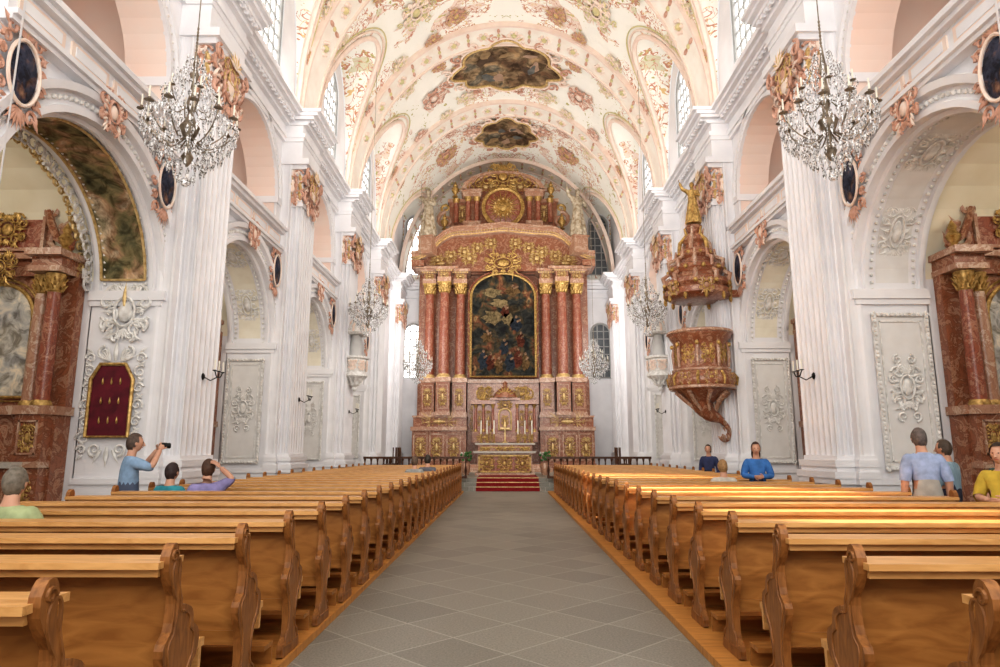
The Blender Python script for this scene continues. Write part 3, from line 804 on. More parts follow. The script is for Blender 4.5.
# ------------------------------------------------------------ chandeliers
def make_chandelier():
    r=empty('chandelier','crystal chandelier with candle arms hanging on a long thin chain','chandelier',group='crystal chandeliers')
    mb=MB(); mb.lathe([(.02,-.75),(.05,-.7),(.09,-.6),(.04,-.5),(.03,-.35),(.10,-.25),(.15,-.12),(.08,-.02),(.04,.1),(.08,.25),(.05,.4),(.03,.6),(.07,.75),(.04,.85),(.02,1.1)],12,0); obj('stem',mb,BRASS,r)
    mb=MB(); mb.tube([(0,0,1.1),(0,0,3.2),(0,0,9)],.009,5,0)
    for i in range(8): mb.ell((0,0,1.12+i*.06),(.02,.02,.03),0,6,4)
    obj('chain',mb,BRASS,r)
    mb=MB(); pts=catmull([(.06,0,-.3),(.25,0,-.42),(.48,0,-.3),(.62,0,-.12),(.66,0,.0)],4,False); mb.tube(pts,.011,5,0)
    mb.lathe([(.01,0),(.07,.02),(.05,.03),(.02,.04),(.02,.07)],8,0,(.66,0,0)); mb.lathe([(.014,.06),(.014,.24),(.004,.25)],6,1,(.66,0,0))
    pts=catmull([(.08,0,.2),(.2,0,.12),(.34,0,.2),(.40,0,.36)],4,False); 
    a0=obj('candle_arm',mb,[BRASS,CREAMW],r)
    for i in range(1,12):
        d=dup(a0,r); d.rotation_euler=(0,0,2*pi*i/12)
    mb=MB(); mb.tube(pts,.010,5,0); mb.lathe([(.01,.36),(.05,.38),(.02,.4)],8,0,(.4,0,0)); mb.lathe([(.013,.39),(.013,.55),(.004,.56)],6,1,(.4,0,0))
    b0=obj('upper_candle_arm',mb,[BRASS,CREAMW],r)
    for i in range(1,6):
        d=dup(b0,r); d.rotation_euler=(0,0,2*pi*i/6+.2)
    mb=MB(); rnd=random.Random(5)
    def drop(x,y,z,s):
        mb.add([(x,y,z+s*1.1),(x+s*.5,y,z),(x,y+s*.5,z),(x-s*.5,y,z),(x,y-s*.5,z),(x,y,z-s*1.8)],[(0,1,2),(0,2,3),(0,3,4),(0,4,1),(5,2,1),(5,3,2),(5,4,3),(5,1,4)],0)
    for R,z,n,s in ((.68,-.12,44,.045),(.66,-.24,36,.045),(.6,-.36,32,.05),(.5,-.50,30,.055),(.38,-.64,24,.055),(.26,-.80,16,.055),(.12,-.95,8,.055),(.40,.28,26,.045),(.3,.12,20,.045),(.24,.72,16,.045),(.15,.55,10,.045),(.5,-.2,28,.045),(.52,.02,24,.035),(.12,.98,8,.045),(.3,-.3,20,.045),(.44,.42,20,.03)):
        for i in range(n):
            a=2*pi*i/n+z; drop(R*cos(a),R*sin(a),z+rnd.uniform(-.04,.04),s)
    for i in range(12):
        for R0,z0,R1_,z1,sag in ((.66,0,.10,.95,.32),(.66,-.02,.2,-.6,.16),(.40,.4,.1,1.05,.12)):
            a=2*pi*i/12
            for q in range(1,16):
                t=q/16; R=R0+(R1_-R0)*t; z=z0+(z1-z0)*t-sag*sin(pi*t); drop(R*cos(a),R*sin(a),z,.024)
        a2=2*pi*(i+1)/12
        for q in range(1,7):
            t=q/7; aa=a+(a2-a)*t; drop(.66*cos(aa),.66*sin(aa),-.0-.12*sin(pi*t),.026)
    mb.ell((0,0,-1.0),.07,0,8,6)
    obj('crystal_drops',mb,CRYS,r,kind='stuff',smooth=False)
    return r
ch=make_chandelier()
CH=[(-4.82,9.3,6.45),(4.85,9.3,6.50),(-4.85,22.6,6.45),(4.9,22.6,6.45),(-4.15,30.5,5.55),(4.05,30.5,5.55)]
ch.location=CH[0]
for c in CH[1:]: dup(ch,loc=c)

# ------------------------------------------------------------ high altar
HA=empty('high_altar','monumental red marble high altar with gilded columns and painting','altar',(-.2,36.3,.45))
Z=Matrix.Translation((0,0,-.45))
mb=MB(Z)
mb.box(-4.8,4.8,.5,1.5,.45,12.2,0)
for e in (-1,1):
    x0,x1=(1.95,4.8) if e>0 else (-4.8,-1.95)
    mb.box(x0-.1,x1+.05,-1.3,.5,.45,.8,0); mb.box(x0,x1,-1.2,.5,.8,2.5,0); mb.box(x0-.08,x1+.05,-1.32,.5,2.5,2.7,1)
    mb.box(x0,x1,-.9,.5,2.7,3.2,0); mb.box(x0-.05,x1+.04,-1.0,.5,3.2,3.3,1)
mb.box(-1.95,1.95,-.2,.5,.45,5.2,0); mb.box(-2.0,2.0,-.35,.5,5.1,5.3,1)
for e in (-1,1):
    for x in (2.6,3.5,4.35):
        rectframe(mb,e*x-.38,e*x+.38,.95,2.35,.06,.04,1,-1.2)
        cart(mb,Z@Matrix.Translation((e*x,-1.22,1.65)),.6,1.1,2,3,3)
    cart(mb,Z@Matrix.Translation((e*3.4,-1.02,2.98)),2.4,.4,2,3,3)
    cart(mb,Z@Matrix.Translation((e*1.0,-.24,4.5)),1.0,.8,2,2,3,.6)
    cart(mb,Z@Matrix.Translation((e*1.6,-.24,3.2)),.5,1.6,2,3,3)
obj('altar_base',mb,[MARB,MARBP,GOLD,GOLDL],HA,smooth=False)
cols=[(-4.1,-.25),(-3.24,-.7),(-2.38,-.25),(2.38,-.25),(3.24,-.7),(4.1,-.25)]
c0=None; p0=None
for x,y in cols:
    if p0 is None:
        mb=MB()
        mb.box(-.37,.37,-.38,.75,2.85,4.65,0); mb.box(-.42,.42,-.44,.75,2.85,3.05,1); mb.box(-.42,.42,-.44,.75,4.65,4.9,1)
        rectframe(mb,-.28,.28,3.2,4.5,.04,.04,1,-.38); cart(mb,Matrix.Translation((0,-.41,3.85)),.5,1.05,2,3,3)
        p0=obj('pedestal',mb,[MARB,MARBP,GOLD,GOLDL],HA,smooth=False,loc=(x,y,0))
        mb=MB(); mb.lathe([(.295,.16),(.29,1.6),(.275,3.2),(.245,4.7)],24,0)
        c0=obj('column',mb,MARBD,HA,loc=(x,y,4.9))
        mb=MB(); mb.lathe([(.39,0),(.39,.06),(.35,.08),(.37,.12),(.31,.15),(.30,.2)],24,0); obj('column_base',mb,GOLDL,c0)
        mb=MB(); mb.lathe([(.25,4.7),(.29,4.72),(.25,4.76),(.26,4.9),(.34,5.15),(.38,5.22)],20,0); mb.box(-.37,.37,-.37,.37,5.22,5.3,0)
        for lv,(z,R,n) in enumerate(((4.76,.25,10),(4.92,.27,10))):
            for i in range(n):
                a=2*pi*(i+.5*lv)/n
                mb.tube([(R*cos(a),R*sin(a),z),((R+.04)*cos(a),(R+.04)*sin(a),z+.10),((R+.09)*cos(a),(R+.09)*sin(a),z+.17),((R+.11)*cos(a),(R+.11)*sin(a),z+.13)],[.04,.045,.03,.012],5,0)
        for i in range(4):
            a=pi/4+pi/2*i; mb.ell((.38*cos(a),.38*sin(a),5.15),.075,0,8,6)
        obj('column_capital',mb,GOLD,c0)
    else: dup(c0,HA,loc=(x,y,4.9)); dup(p0,HA,loc=(x,y,0))
mb=MB(Z)
ent=((10.2,10.45,.38,1),(10.45,10.75,.34,0),(10.75,10.85,.44,1),(10.85,11.0,.54,1))
for z0,z1,p,mi in ent:
    z0+=.45;z1+=.45
    for x,y in cols: mb.box(x-p,x+p,y-p,1.0,z0+.0,z1,mi)
    for e in (-1,1): mb.box(min(e*2.1,e*4.5),max(e*2.1,e*4.5),-.2-p*.3,1,z0,z1,mi)
for x,y in cols:
    for i in range(7): mb.box(x-.42+i*.13,x-.35+i*.13,y-.51,y-.4,11.2,11.28,3)
    cart(mb,Z@Matrix.Translation((x,y-.38,11.04)),.6,.3,2,3,3)
mb.box(-4.5,4.5,.1,1.2,11.35,12.4,0)
for e in (-1,1): mb.box(min(e*2.4,e*4.2),max(e*2.4,e*4.2),-.3,1,11.4,12.0,0)
obj('entablature',mb,[MARB,MARBP,GOLD,GOLDL],HA,smooth=False)
half=[(5.1,11.9),(4.75,11.95),(4.25,12.2),(3.8,12.65),(3.3,13.1),(2.7,13.35),(1.8,13.4),(.9,13.5),(0,13.6)]
half=catmull(half,3,False)
path=[(-u,v) for u,v in half]+[(u,v) for u,v in reversed(half)][1:]
mb=MB(Z)
profP=[(0,.3),(0,-.7),(.1,-.78),(.14,-.78),(.2,-.95),(.3,-.95),(.36,-1.1),(.46,-1.1),(.46,.3)]
vs=[];fs=[]
for u,v in path:
    for dz,dy in profP: vs.append((u,dy,v+dz))
k=len(profP)
for i in range(len(path)-1):
    for j in range(k-1): fs.append((i*k+j,i*k+j+1,(i+1)*k+j+1,(i+1)*k+j))
mb.add(vs,fs,1)
mb.tube([(u,-.74,v+.06) for u,v in path],.04,5,2)
for i in range(0,len(path)-1):
    for t in (0,.5):
        u=path[i][0]*(1-t)+path[i+1][0]*t; v=path[i][1]*(1-t)+path[i+1][1]*t; mb.box(u-.04,u+.04,-.9,-.74,v+.12,v+.2,3)
poly=[(u,v+.02) for u,v in path]+[(4.8,11.4),(-4.8,11.4)]
mb.prism(poly,-.35,.6,'y',0)
for e in (-1,1):
    mb.box(min(e*2.5,e*4.9),max(e*2.5,e*4.9),-.95,.6,11.42,11.55,1)
    mb.box(min(e*4.4,e*5.1),max(e*4.4,e*5.1),-.95,.6,11.5,11.9,0)
    for q in range(5):
        cart(mb,Z@Matrix.Translation((e*(.7+q*.75),-.4,13.0-.24*q)),.8,.6,2,3,q,.6)
    cart(mb,Z@Matrix.Translation((e*3.5,-.4,11.85)),1.6,.5,2,3,4)
    cart(mb,Z@Matrix.Translation((e*1.9,-.4,12.15)),1.0,.7,2,3,4,.6)
obj('pediment',mb,[MARB,MARBP,GOLD,GOLDL],HA)
mb=MB(Z); mb.prism(archpoly(3.55,5.45,9.9,20,1.3),-.55,.1); obj('altar_painting',mb,PAINT,HA,label='tall arched dark oil painting with figures',smooth=False)
mb=MB(Z)
for cx,cz,rx,rz,mi in ((-1.1,6.3,.25,.5,0),(-.7,6.2,.22,.45,1),(-.25,6.0,.22,.4,2),(.35,6.2,.25,.5,0),(.8,6.4,.22,.5,1),(1.2,6.2,.2,.45,2),(.05,7.0,.22,.4,0),(-.9,7.6,.28,.3,2),(.7,8.3,.32,.4,0),(.25,8.6,.3,.35,4),(-.2,9.5,.45,.25,4),(.95,7.4,.2,.4,1),(-.6,10.1,.5,.25,4),(.5,10.2,.4,.25,2),(-.6,8.7,.5,.4,4),(.1,9.0,.22,.3,1)):
    P=[(cx+rx*cos(2*pi*i/14)*(1+.3*sin(3*i+cx)),cz+rz*sin(2*pi*i/14)*(1+.25*cos(2*i+cz))) for i in range(14)]
    mb.prism(P,-.556,-.55,'y',mi)
    if mi!=4: mb.prism([(cx+.02+.07*cos(2*pi*i/8),cz+rz*.95+.05+.09*sin(2*pi*i/8)) for i in range(8)],-.558,-.55,'y',3); mb.prism([(cx+rx*.2,cz+.1),(cx+rx*.9,cz+.22),(cx+rx*.85,cz+.32),(cx+rx*.1,cz+.22)],-.559,-.55,'y',3)
def pm(n,c): return simple(n,c,tuple(x*.2 for x in c),5,.8,0,1.5,spec=.1)
obj('painted_figures',mb,[pm('paint_blue',(.04,.05,.065)),pm('paint_red',(.13,.04,.025)),pm('paint_ochre',(.18,.11,.05)),pm('paint_flesh',(.38,.24,.15)),pm('paint_cloud',(.28,.21,.11))],HA,smooth=False)
mb=MB(Z); archtube(mb,3.55,5.42,9.9,.07,0,-.6,24,1.3); archtube(mb,3.8,5.38,9.93,.05,1,-.5,24,1.44)
cart(mb,Z@Matrix.Translation((0,-.8,11.75)),2.4,1.2,0,0,2)
for e in (-1,1):
    for q in range(8): leaf(mb,e*1.84,5.7+q*.6,.3,pi/2+e*.25,.04,0,-.6); leaf(mb,e*1.84,5.9+q*.6,.25,pi/2-e*.5,.03,0,-.6)
obj('painting_frame',mb,[GOLD,MARBD],HA)
mb=MB(Z)
mb.box(-2.0,2.0,-.2,.8,13.9,16.2,0)
for e in (-1,1):
    mb.box(min(e*1.9,e*3.1),max(e*1.9,e*3.1),0,.7,13.8,15.6,0); mb.box(min(e*1.9,e*3.2),max(e*1.9,e*3.2),-.1,.7,15.6,15.8,1)
    mb.box(min(e*1.3,e*2.25),max(e*1.3,e*2.25),-.6,.7,13.9,14.3,1); mb.box(min(e*1.25,e*2.3),max(e*1.25,e*2.3),-.65,.7,15.75,16.0,1); mb.box(min(e*1.2,e*2.4),max(e*1.2,e*2.4),-.75,.7,16.0,16.15,1)
    for x in (1.5,2.0,2.7): mb.lathe([(.15,14.3),(.15,15.0),(.13,15.6),(.17,15.65),(.2,15.75)],12,3,(e*x,-.4 if x<2.5 else -.15,0)); mb.lathe([(.14,15.5),(.19,15.6),(.22,15.75)],12,2,(e*x,-.4 if x<2.5 else -.15,0))
    spiral(mb,e*3.3,14.5,.5,pi/2,1.2,-e,.15,1,y=-.1); spiral(mb,e*3.3,15.2,.3,-pi/2,1.2,e,.10,2,y=-.1)
    cart(mb,Z@Matrix.Translation((e*2.35,-.05,14.9)),.5,1.1,2,4,2)
    cart(mb,Z@Matrix.Translation((e*1.0,-.32,16.45)),1.2,.6,2,4,2)
n=20
for (r0,r1,y0) in ((2.35,2.1,-.75),(2.1,1.95,-.6)):
    vs=[];fs=[]
    for i in range(n+1):
        a=pi*i/n
        for R,yy in ((r1,.5),(r1,y0),(r0,y0),(r0,.5)): vs.append((R*cos(a),yy,16.1+R*.48*sin(a)))
    for i in range(n):
        for j in range(3): fs.append((i*4+j,i*4+j+1,(i+1)*4+j+1,(i+1)*4+j))
    mb.add(vs,fs,1)
mb.prism([(2.0*cos(pi*i/16),16.1+.95*sin(pi*i/16)) for i in range(17)],-.3,.5,'y',0)
obj('upper_storey',mb,[MARB,MARBP,GOLD,MARBD,GOLDL],HA)
mb=MB(Z@Matrix.Translation((0,-.45,15.1)))
mb.lathe([(0,0),(1.05,0),(1.1,.04),(1.0,.1),(0,.1)],28,0,T=Matrix.Rotation(pi/2,4,'X'))
mb.tube([(1.12*cos(2*pi*i/32),-.12,1.12*sin(2*pi*i/32)) for i in range(32)],.12,6,1,closed=True,fdir=(0,-1,0))
for i in range(32):
    a=2*pi*i/32; L=.98 if i%2 else .75
    mb.tube([(.2*cos(a),-.12,.2*sin(a)),(L*cos(a),-.13,L*sin(a))],[.07,.01],4,1)
mb.ell((0,-.15,0),(.26,.08,.26),1,12,6)
for i in range(12):
    a=2*pi*i/12; mb.ell((.5*cos(a),-.14,.5*sin(a)),.07,2,6,4)
obj('sunburst_medallion',mb,[MARBD,GOLD,GOLDL],HA,label='round gold sunburst medallion')
mb=MB(Z@Matrix.Translation((0,-.6,16.95))); cartouche(mb,1.9,1.5,0,0,9,fine=.6)
for i in range(13): leaf(mb,0,.1,.85,pi/2+(i-6)*.2,.055,0)
for e in (-1,1):
    for q in range(3): spiral(mb,e*(.9+.45*q),-.25-.2*q,.28,pi/2,1.1,-e,.055,0); leaf(mb,e*(.9+.45*q),-.1-.2*q,.4,pi/2-e*.4,.05,0)
obj('gilded_crest',mb,GOLD,HA)
u0=None
for e in (-1,1):
    for x,z in ((2.75,15.8),(3.35,13.85)):
        if u0 is None:
            mb=MB(); mb.lathe([(.1,0),(.18,.03),(.06,.15),(.22,.4),(.2,.55),(.1,.62),(.14,.7),(.02,.95)],12,0); u0=obj('gilded_urn',mb,GOLD,HA,loc=(e*x,-.3,z-.45))
        else: dup(u0,HA,loc=(e*x,-.3,z-.45))

# ------------------------------------------------------------ people / statues
def skin_mesh(pts,edges,rad):
    me=bpy.data.meshes.new('t'); me.from_pydata(pts,edges,[]); o=bpy.data.objects.new('t',me); COL.objects.link(o)
    sm=o.modifiers.new('s','SKIN'); sm.use_smooth_shade=True; sm.branch_smoothing=.6
    for i,v in enumerate(me.skin_vertices[0].data):
        v.radius=rad[i] if hasattr(rad[i],'__len__') else (rad[i],rad[i]); v.use_root=(i==0)
    ss=o.modifiers.new('u','SUBSURF'); ss.levels=2; ss.render_levels=2
    dg=bpy.context.evaluated_depsgraph_get(); dg.update(); e=o.evaluated_get(dg); m=e.to_mesh()
    vs=[tuple(v.co) for v in m.vertices]; ns=[tuple(v.normal) for v in m.vertices]; fs=[tuple(p.vertices) for p in m.polygons]
    e.to_mesh_clear(); bpy.data.objects.remove(o); bpy.data.meshes.remove(me)
    return vs,ns,fs
SKIN=simple('skin',(.62,.36,.25),(.52,.28,.19),8,.55)
EYE=simple('eye_dark',(.03,.02,.02),None,8,.3)
LIP=simple('lips',(.45,.15,.12),None,8,.5)
def hand(mb,w,d,curl,k,m=0,side=None):
    d=d.normalized(); c=(curl-d*curl.dot(d)).normalized(); sd=side if side is not None else d.cross(c); sd=sd.normalized()
    mb.tube([w,w+d*.04*k,w+d*.085*k],[.024*k,.034*k,.03*k],8,m,fdir=tuple(c),flat=.5)
    for i,L in enumerate((.065,.078,.072,.055)):
        b=w+d*.08*k+sd*((i-1.5)*.019*k)
        p1=b+d*L*.4*k+c*.006*k; p2=p1+d*L*.3*k+c*L*.22*k; p3=p2+d*L*.14*k+c*L*.28*k
        mb.tube([b,p1,p2,p3],[.010*k,.0095*k,.0085*k,.006*k],6,m)
    b=w+d*.03*k-sd*.028*k
    mb.tube([b,b-sd*.025*k+d*.025*k+c*.008*k,b-sd*.03*k+d*.055*k+c*.02*k],[.012*k,.011*k,.007*k],6,m)
def person(label,loc,rot,h=1.7,seated=False,arms='down',shirt=(.3,.4,.6),trous=(.05,.05,.07),hair=(.05,.03,.02),longhair=False,lean=0.,long_sleeve=False,headrot=0,name='person',cat='person',bodymat=None,robe=None,stripes=False):
    k=h/1.75
    J={'pel':(0,0,.95),'wai':(0,0,1.10),'che':(0,.0,1.30),'nb':(0,-.01,1.44),'nk':(0,.0,1.50),'hd':(0,.02,1.60)}
    for e,q in ((-1,'l'),(1,'r')):
        J['sh'+q]=(e*.17,-.01,1.40); J['el'+q]=(e*.235,-.03,1.12); J['wr'+q]=(e*.25,.06,.88)
        J['hp'+q]=(e*.09,0,.90); J['kn'+q]=(e*.10,.03,.50); J['an'+q]=(e*.10,-.02,.09); J['to'+q]=(e*.12,.13,.04)
    if arms=='camera':
        for e,q in ((-1,'l'),(1,'r')): J['el'+q]=(e*.27,.20,1.30); J['wr'+q]=(e*.09,.33,1.55)
    if arms=='head':
        J['elr']=(.33,.02,1.50); J['wrr']=(.16,-.02,1.66)
    if arms=='fold':
        for e,q in ((-1,'l'),(1,'r')): J['el'+q]=(e*.25,.05,1.13); J['wr'+q]=(e*.08,.26,1.12)
    if arms=='raise':
        J['elr']=(.36,.05,1.50); J['wrr']=(.45,.12,1.74); J['ell']=(-.26,.08,1.15); J['wrl']=(-.12,.24,1.22)
    if arms=='stride' :
        J['knr']=(.10,.16,.52); J['anr']=(.10,.14,.09); J['tor']=(.12,.29,.05); J['anl']=(-.1,-.18,.12); J['tol']=(-.12,-.04,.04)
    piv=Vector((0,0,.95))
    if lean:
        Rm=Matrix.Rotation(-lean,3,'X')
        for q in ('wai','che','nb','nk','hd','shl','shr','ell','elr','wrl','wrr'): J[q]=tuple(piv+Rm@(Vector(J[q])-piv))
    if seated:
        for q in J:
            if q[:2] in('kn','an','to'): continue
            v=J[q]; J[q]=(v[0],v[1],v[2]-.40)
        for e,q in ((-1,'l'),(1,'r')):
            J['hp'+q]=(e*.1,.03,.53); J['kn'+q]=(e*.12,.42,.56); J['an'+q]=(e*.12,.44,.10); J['to'+q]=(e*.13,.58,.05)
            if arms=='down': J['el'+q]=(e*.25,.06,.74); J['wr'+q]=(e*.12,.28,.66)
    idx={}
    order=['pel','wai','che','nb','nk','hd','shl','ell','wrl','shr','elr','wrr','hpl','knl','anl','tol','hpr','knr','anr','tor']
    rad={'pel':.135,'wai':.125,'che':.15,'nb':.075,'nk':.055,'hd':.06,'sh':.072,'el':.047,'wr':.030,'hp':.095,'kn':.062,'an':.042,'to':.035}
    pts=[];R=[]
    for i,q in enumerate(order):
        idx[q]=i; pts.append(tuple(Vector(J[q])*k)); R.append(rad.get(q,rad.get(q[:2]))*k*1.08)
    ed=[('pel','wai','T'),('wai','che','S'),('che','nb','S'),('nb','nk','N'),('nk','hd','N'),('che','shl','S'),('shl','ell','S'),('ell','wrl','A'),('che','shr','S'),('shr','elr','S'),('elr','wrr','A'),
        ('pel','hpl','T'),('hpl','knl','T'),('knl','anl','T'),('anl','tol','F'),('pel','hpr','T'),('hpr','knr','T'),('knr','anr','T'),('anr','tor','F')]
    vs,ns,fs=skin_mesh(pts,[(idx[a],idx[b]) for a,b,_ in ed],R)
    segs=[(Vector(pts[idx[a]]),Vector(pts[idx[b]]),t) for a,b,t in ed]
    def tag(c):
        best=1e9;bt='S'
        for a,b,t in segs:
            ab=b-a; u=max(0,min(1,(c-a).dot(ab)/ab.length_squared)); d=(c-a-ab*u).length
            if d<best: best=d;bt=t
        return bt
    r=empty(name,label,cat,loc,(0,0,rot))
    mb=MB(); mb.add(vs,fs,0)
    hc=Vector(pts[idx['hd']])+Vector((0,.012,.035))*k
    n,kk=16,12; hv=[];hf=[]
    Hm=Matrix.Translation(hc)@Matrix.Rotation(headrot,4,'Z')@Matrix.Rotation(-lean*.6,4,'X')
    for j in range(kk+1):
        p=-pi/2+pi*j/kk
        for i in range(n):
            a=2*pi*i/n; x=cos(p)*cos(a)*.078; y=cos(p)*sin(a)*.098; z=sin(p)*.122
            if z<0: x*=1+z*2.2; 
            if z<-.03 and y<0: y*=.75
            hv.append((x*k,y*k,z*k))
    for j in range(kk):
        for i in range(n): hf.append((j*n+i,j*n+(i+1)%n,(j+1)*n+(i+1)%n,(j+1)*n+i))
    mb.add(hv,hf,0,Hm)
    mb.tube([Vector((0,.092,.02))*k,Vector((0,.108,-.012))*k,Vector((0,.118,-.03))*k,Vector((0,.094,-.04))*k],[.008*k,.011*k,.015*k,.008*k],6,0,T=Hm)
    for e in (-1,1): mb.ell((e*.078*k,-.005*k,-.005*k),(.012*k,.02*k,.032*k),0,8,6,T=Hm)
    for q in ('l','r'):
        w=Vector(pts[idx['wr'+q]]); e=Vector(pts[idx['el'+q]]); d=(w-e)
        e_=1 if q=='r' else -1
        cv=Vector((-e_,.2,0)) if arms!='camera' else Vector((-e_,.3,.1))
        hand(mb,w,d,cv,k)
    bm=bodymat or SKIN
    obj('body',mb,bm,r)
    if bodymat is None:
        me=MB()
        for e in (-1,1): me.ell((e*.028*k,.088*k,.012*k),(.012*k,.008*k,.007*k),0,8,5,T=Hm)
        obj('eyes',me,EYE,r)
        me=MB(); me.tube([Vector((-.024,.083,-.062))*k,Vector((0,.092,-.06))*k,Vector((.024,.083,-.062))*k],[.003,.006,.003],5,0,T=Hm); obj('mouth',me,LIP,r)
    def garment(nm,tags,off,m):
        sel=[f for f in fs if tag(sum((Vector(vs[i]) for i in f),Vector())/len(f)) in tags]
        if not sel: return
        mp={};nv=[];nf=[]
        for f in sel:
            t=[]
            for i in f:
                if i not in mp: mp[i]=len(nv); nv.append(tuple(Vector(vs[i])+Vector(ns[i])*off))
                t.append(mp[i])
            nf.append(tuple(t))
        g=MB(); g.add(nv,nf); return obj(nm,g,m,r)
    if bodymat is None:
        sm=simple('cloth_top',shirt,tuple(x*.7 for x in shirt),12 if not stripes else 20,.85,stretch=(1,1,1) if not stripes else (3,3,.05)); tm=simple('cloth_trousers',trous,None,12,.85)
        garment('shirt',('S','A') if long_sleeve else ('S',),.014*k,sm); garment('trousers',('T',),.014*k,tm); garment('shoes',('F',),.012*k,DWOOD)
    else:
        rm=robe
        garment('robe_top',('S','A'),.02*k,rm)
        g=MB(); g.lathe([(.30*k,.02),(.27*k,.3*k),(.20*k,.7*k),(.16*k,1.0*k),(.15*k,1.15*k)],28,0,fold=.10,fn=9); obj('robe',g,rm,r)
    hm=bodymat or simple('hair',hair,tuple(x*.5 for x in hair),30,.6)
    g=MB(); hv=[];hf=[]; n,kk=18,14
    for j in range(kk+1):
        p=-pi/2+pi*j/kk
        for i in range(n):
            a=2*pi*i/n; q=1.13+.04*sin(5*a+3*p)+.03*sin(9*a); hv.append((cos(p)*cos(a)*.078*q*k,(cos(p)*sin(a)*.098*q-.008)*k,(sin(p)*.122*1.10+.006)*k))
    for j in range(kk):
        for i in range(n):
            a=2*pi*(i+.5)/n; p=-pi/2+pi*(j+.5)/kk; y=cos(p)*sin(a); z=sin(p)
            if z>.62 or (y<.25 and z>(-.35 if longhair else -.1)) or (y<-.15 and z>-.75): hf.append((j*n+i,j*n+(i+1)%n,(j+1)*n+(i+1)%n,(j+1)*n+i))
    g.add(hv,hf,0,Hm)
    if longhair: g.ell((0,-.07*k,-.10*k),(.085*k,.05*k,.13*k),0,12,8,T=Hm)
    obj('hair',g,hm,r)
    if arms=='camera':
        g=MB(); cc=(Vector(pts[idx['wrl']])+Vector(pts[idx['wrr']]))/2+Vector((0,.05,.05))
        g.box(-.06,.06,-.03,.03,-.035,.04,0,Matrix.Translation(cc)); g.lathe([(.035,0),(.038,.05),(.03,.06)],12,0,T=Matrix.Translation(cc+Vector((0,.03,0)))@Matrix.Rotation(-pi/2,4,'X'))
        o=obj('camera_in_hands',g,IRON,None,label='small black camera held up to take a photo',cat='camera'); o.location=loc; o.rotation_euler=(0,0,rot)
    return r
def row(k): return 2.45+.86*k
SZ=.09
person('gray-haired person in a light green top sitting in a pew',(-3.90,row(3)+.27,SZ-.02),0.1,1.66,True,shirt=(.42,.48,.26),hair=(.22,.19,.15))
person('man in light blue shirt standing and photographing with raised camera',(-4.95,8.8,0),-.9,1.70,False,'camera',shirt=(.30,.44,.62),trous=(.10,.12,.18),hair=(.12,.08,.06))
person('person in teal shirt sitting in a pew',(-4.38,row(7)+.27,SZ-.02),-.2,1.62,True,shirt=(.05,.30,.36),hair=(.05,.03,.03))
person('person in lavender shirt sitting with a hand raised to the head',(-3.90,row(7)+.27,SZ-.02),.15,1.68,True,'head',shirt=(.30,.27,.50),hair=(.10,.05,.03))
person('person with brown hair sitting in a pew',(-2.15,row(15)+.27,SZ),0,1.62,True,shirt=(.35,.35,.33),hair=(.15,.10,.07))
person('person with dark hair sitting in a pew',(-1.95,row(16)+.27,SZ),.1,1.66,True,shirt=(.15,.15,.17),hair=(.05,.04,.03))
person('man in pale blue shirt and light trousers walking beside the pews',(5.12,8.3,0),-.25,1.76,False,'stride',shirt=(.38,.46,.66),trous=(.42,.40,.36),hair=(.16,.13,.12),lean=.12)
person('person in striped blue shirt standing beside the pews',(5.85,9.0,0),.6,1.62,False,'fold',shirt=(.30,.42,.50),trous=(.05,.05,.08),hair=(.10,.07,.05),stripes=True)
person('woman in a yellow top with long dark hair standing',(5.10,7.0,0),2.2,1.56,False,'fold',shirt=(.60,.42,.06),trous=(.10,.10,.12),hair=(.05,.03,.02),longhair=True)
person('woman in dark green top standing behind the pews',(5.95,8.1,0),2.0,1.55,False,'down',shirt=(.05,.12,.10),trous=(.05,.05,.05),hair=(.30,.18,.06),longhair=True)
person('woman in bright blue jacket standing among the pews',(4.25,row(10)+.45,.06),2.9,1.56,False,'fold',shirt=(.06,.20,.52),trous=(.05,.06,.12),hair=(.07,.04,.03),long_sleeve=True,longhair=True)
person('light-haired person in a white top sitting in a pew',(3.62,row(10)+.27,SZ),0,1.60,True,shirt=(.65,.60,.52),hair=(.42,.26,.12))
person('person in a dark jacket standing near the pier',(5.15,17.2,0),2.6,1.62,False,'down',shirt=(.04,.05,.12),trous=(.03,.03,.05),hair=(.05,.03,.02),long_sleeve=True)

STW=simple('statue_stone',(.66,.58,.46),(.30,.22,.13),7,.5)
for e,lab in ((-1,'pale gilded statue of a robed saint beside the altar pediment'),(1,'pale robed saint statue with raised hand beside the altar pediment')):
    p=person(lab,(-.2+e*4.2,35.4,13.2),pi+e*.3,2.8,False,'raise',name='statue',cat='statue',bodymat=STW,robe=simple('statue_robe',(.74,.67,.54),(.28,.19,.10),6,.5))
    mb=MB(); mb.box(-.4,.4,-.4,.4,-1.0,.0); mb.box(-.47,.47,-.47,.47,-.1,0.0); obj('plinth',mb,MARBP,p,smooth=False)

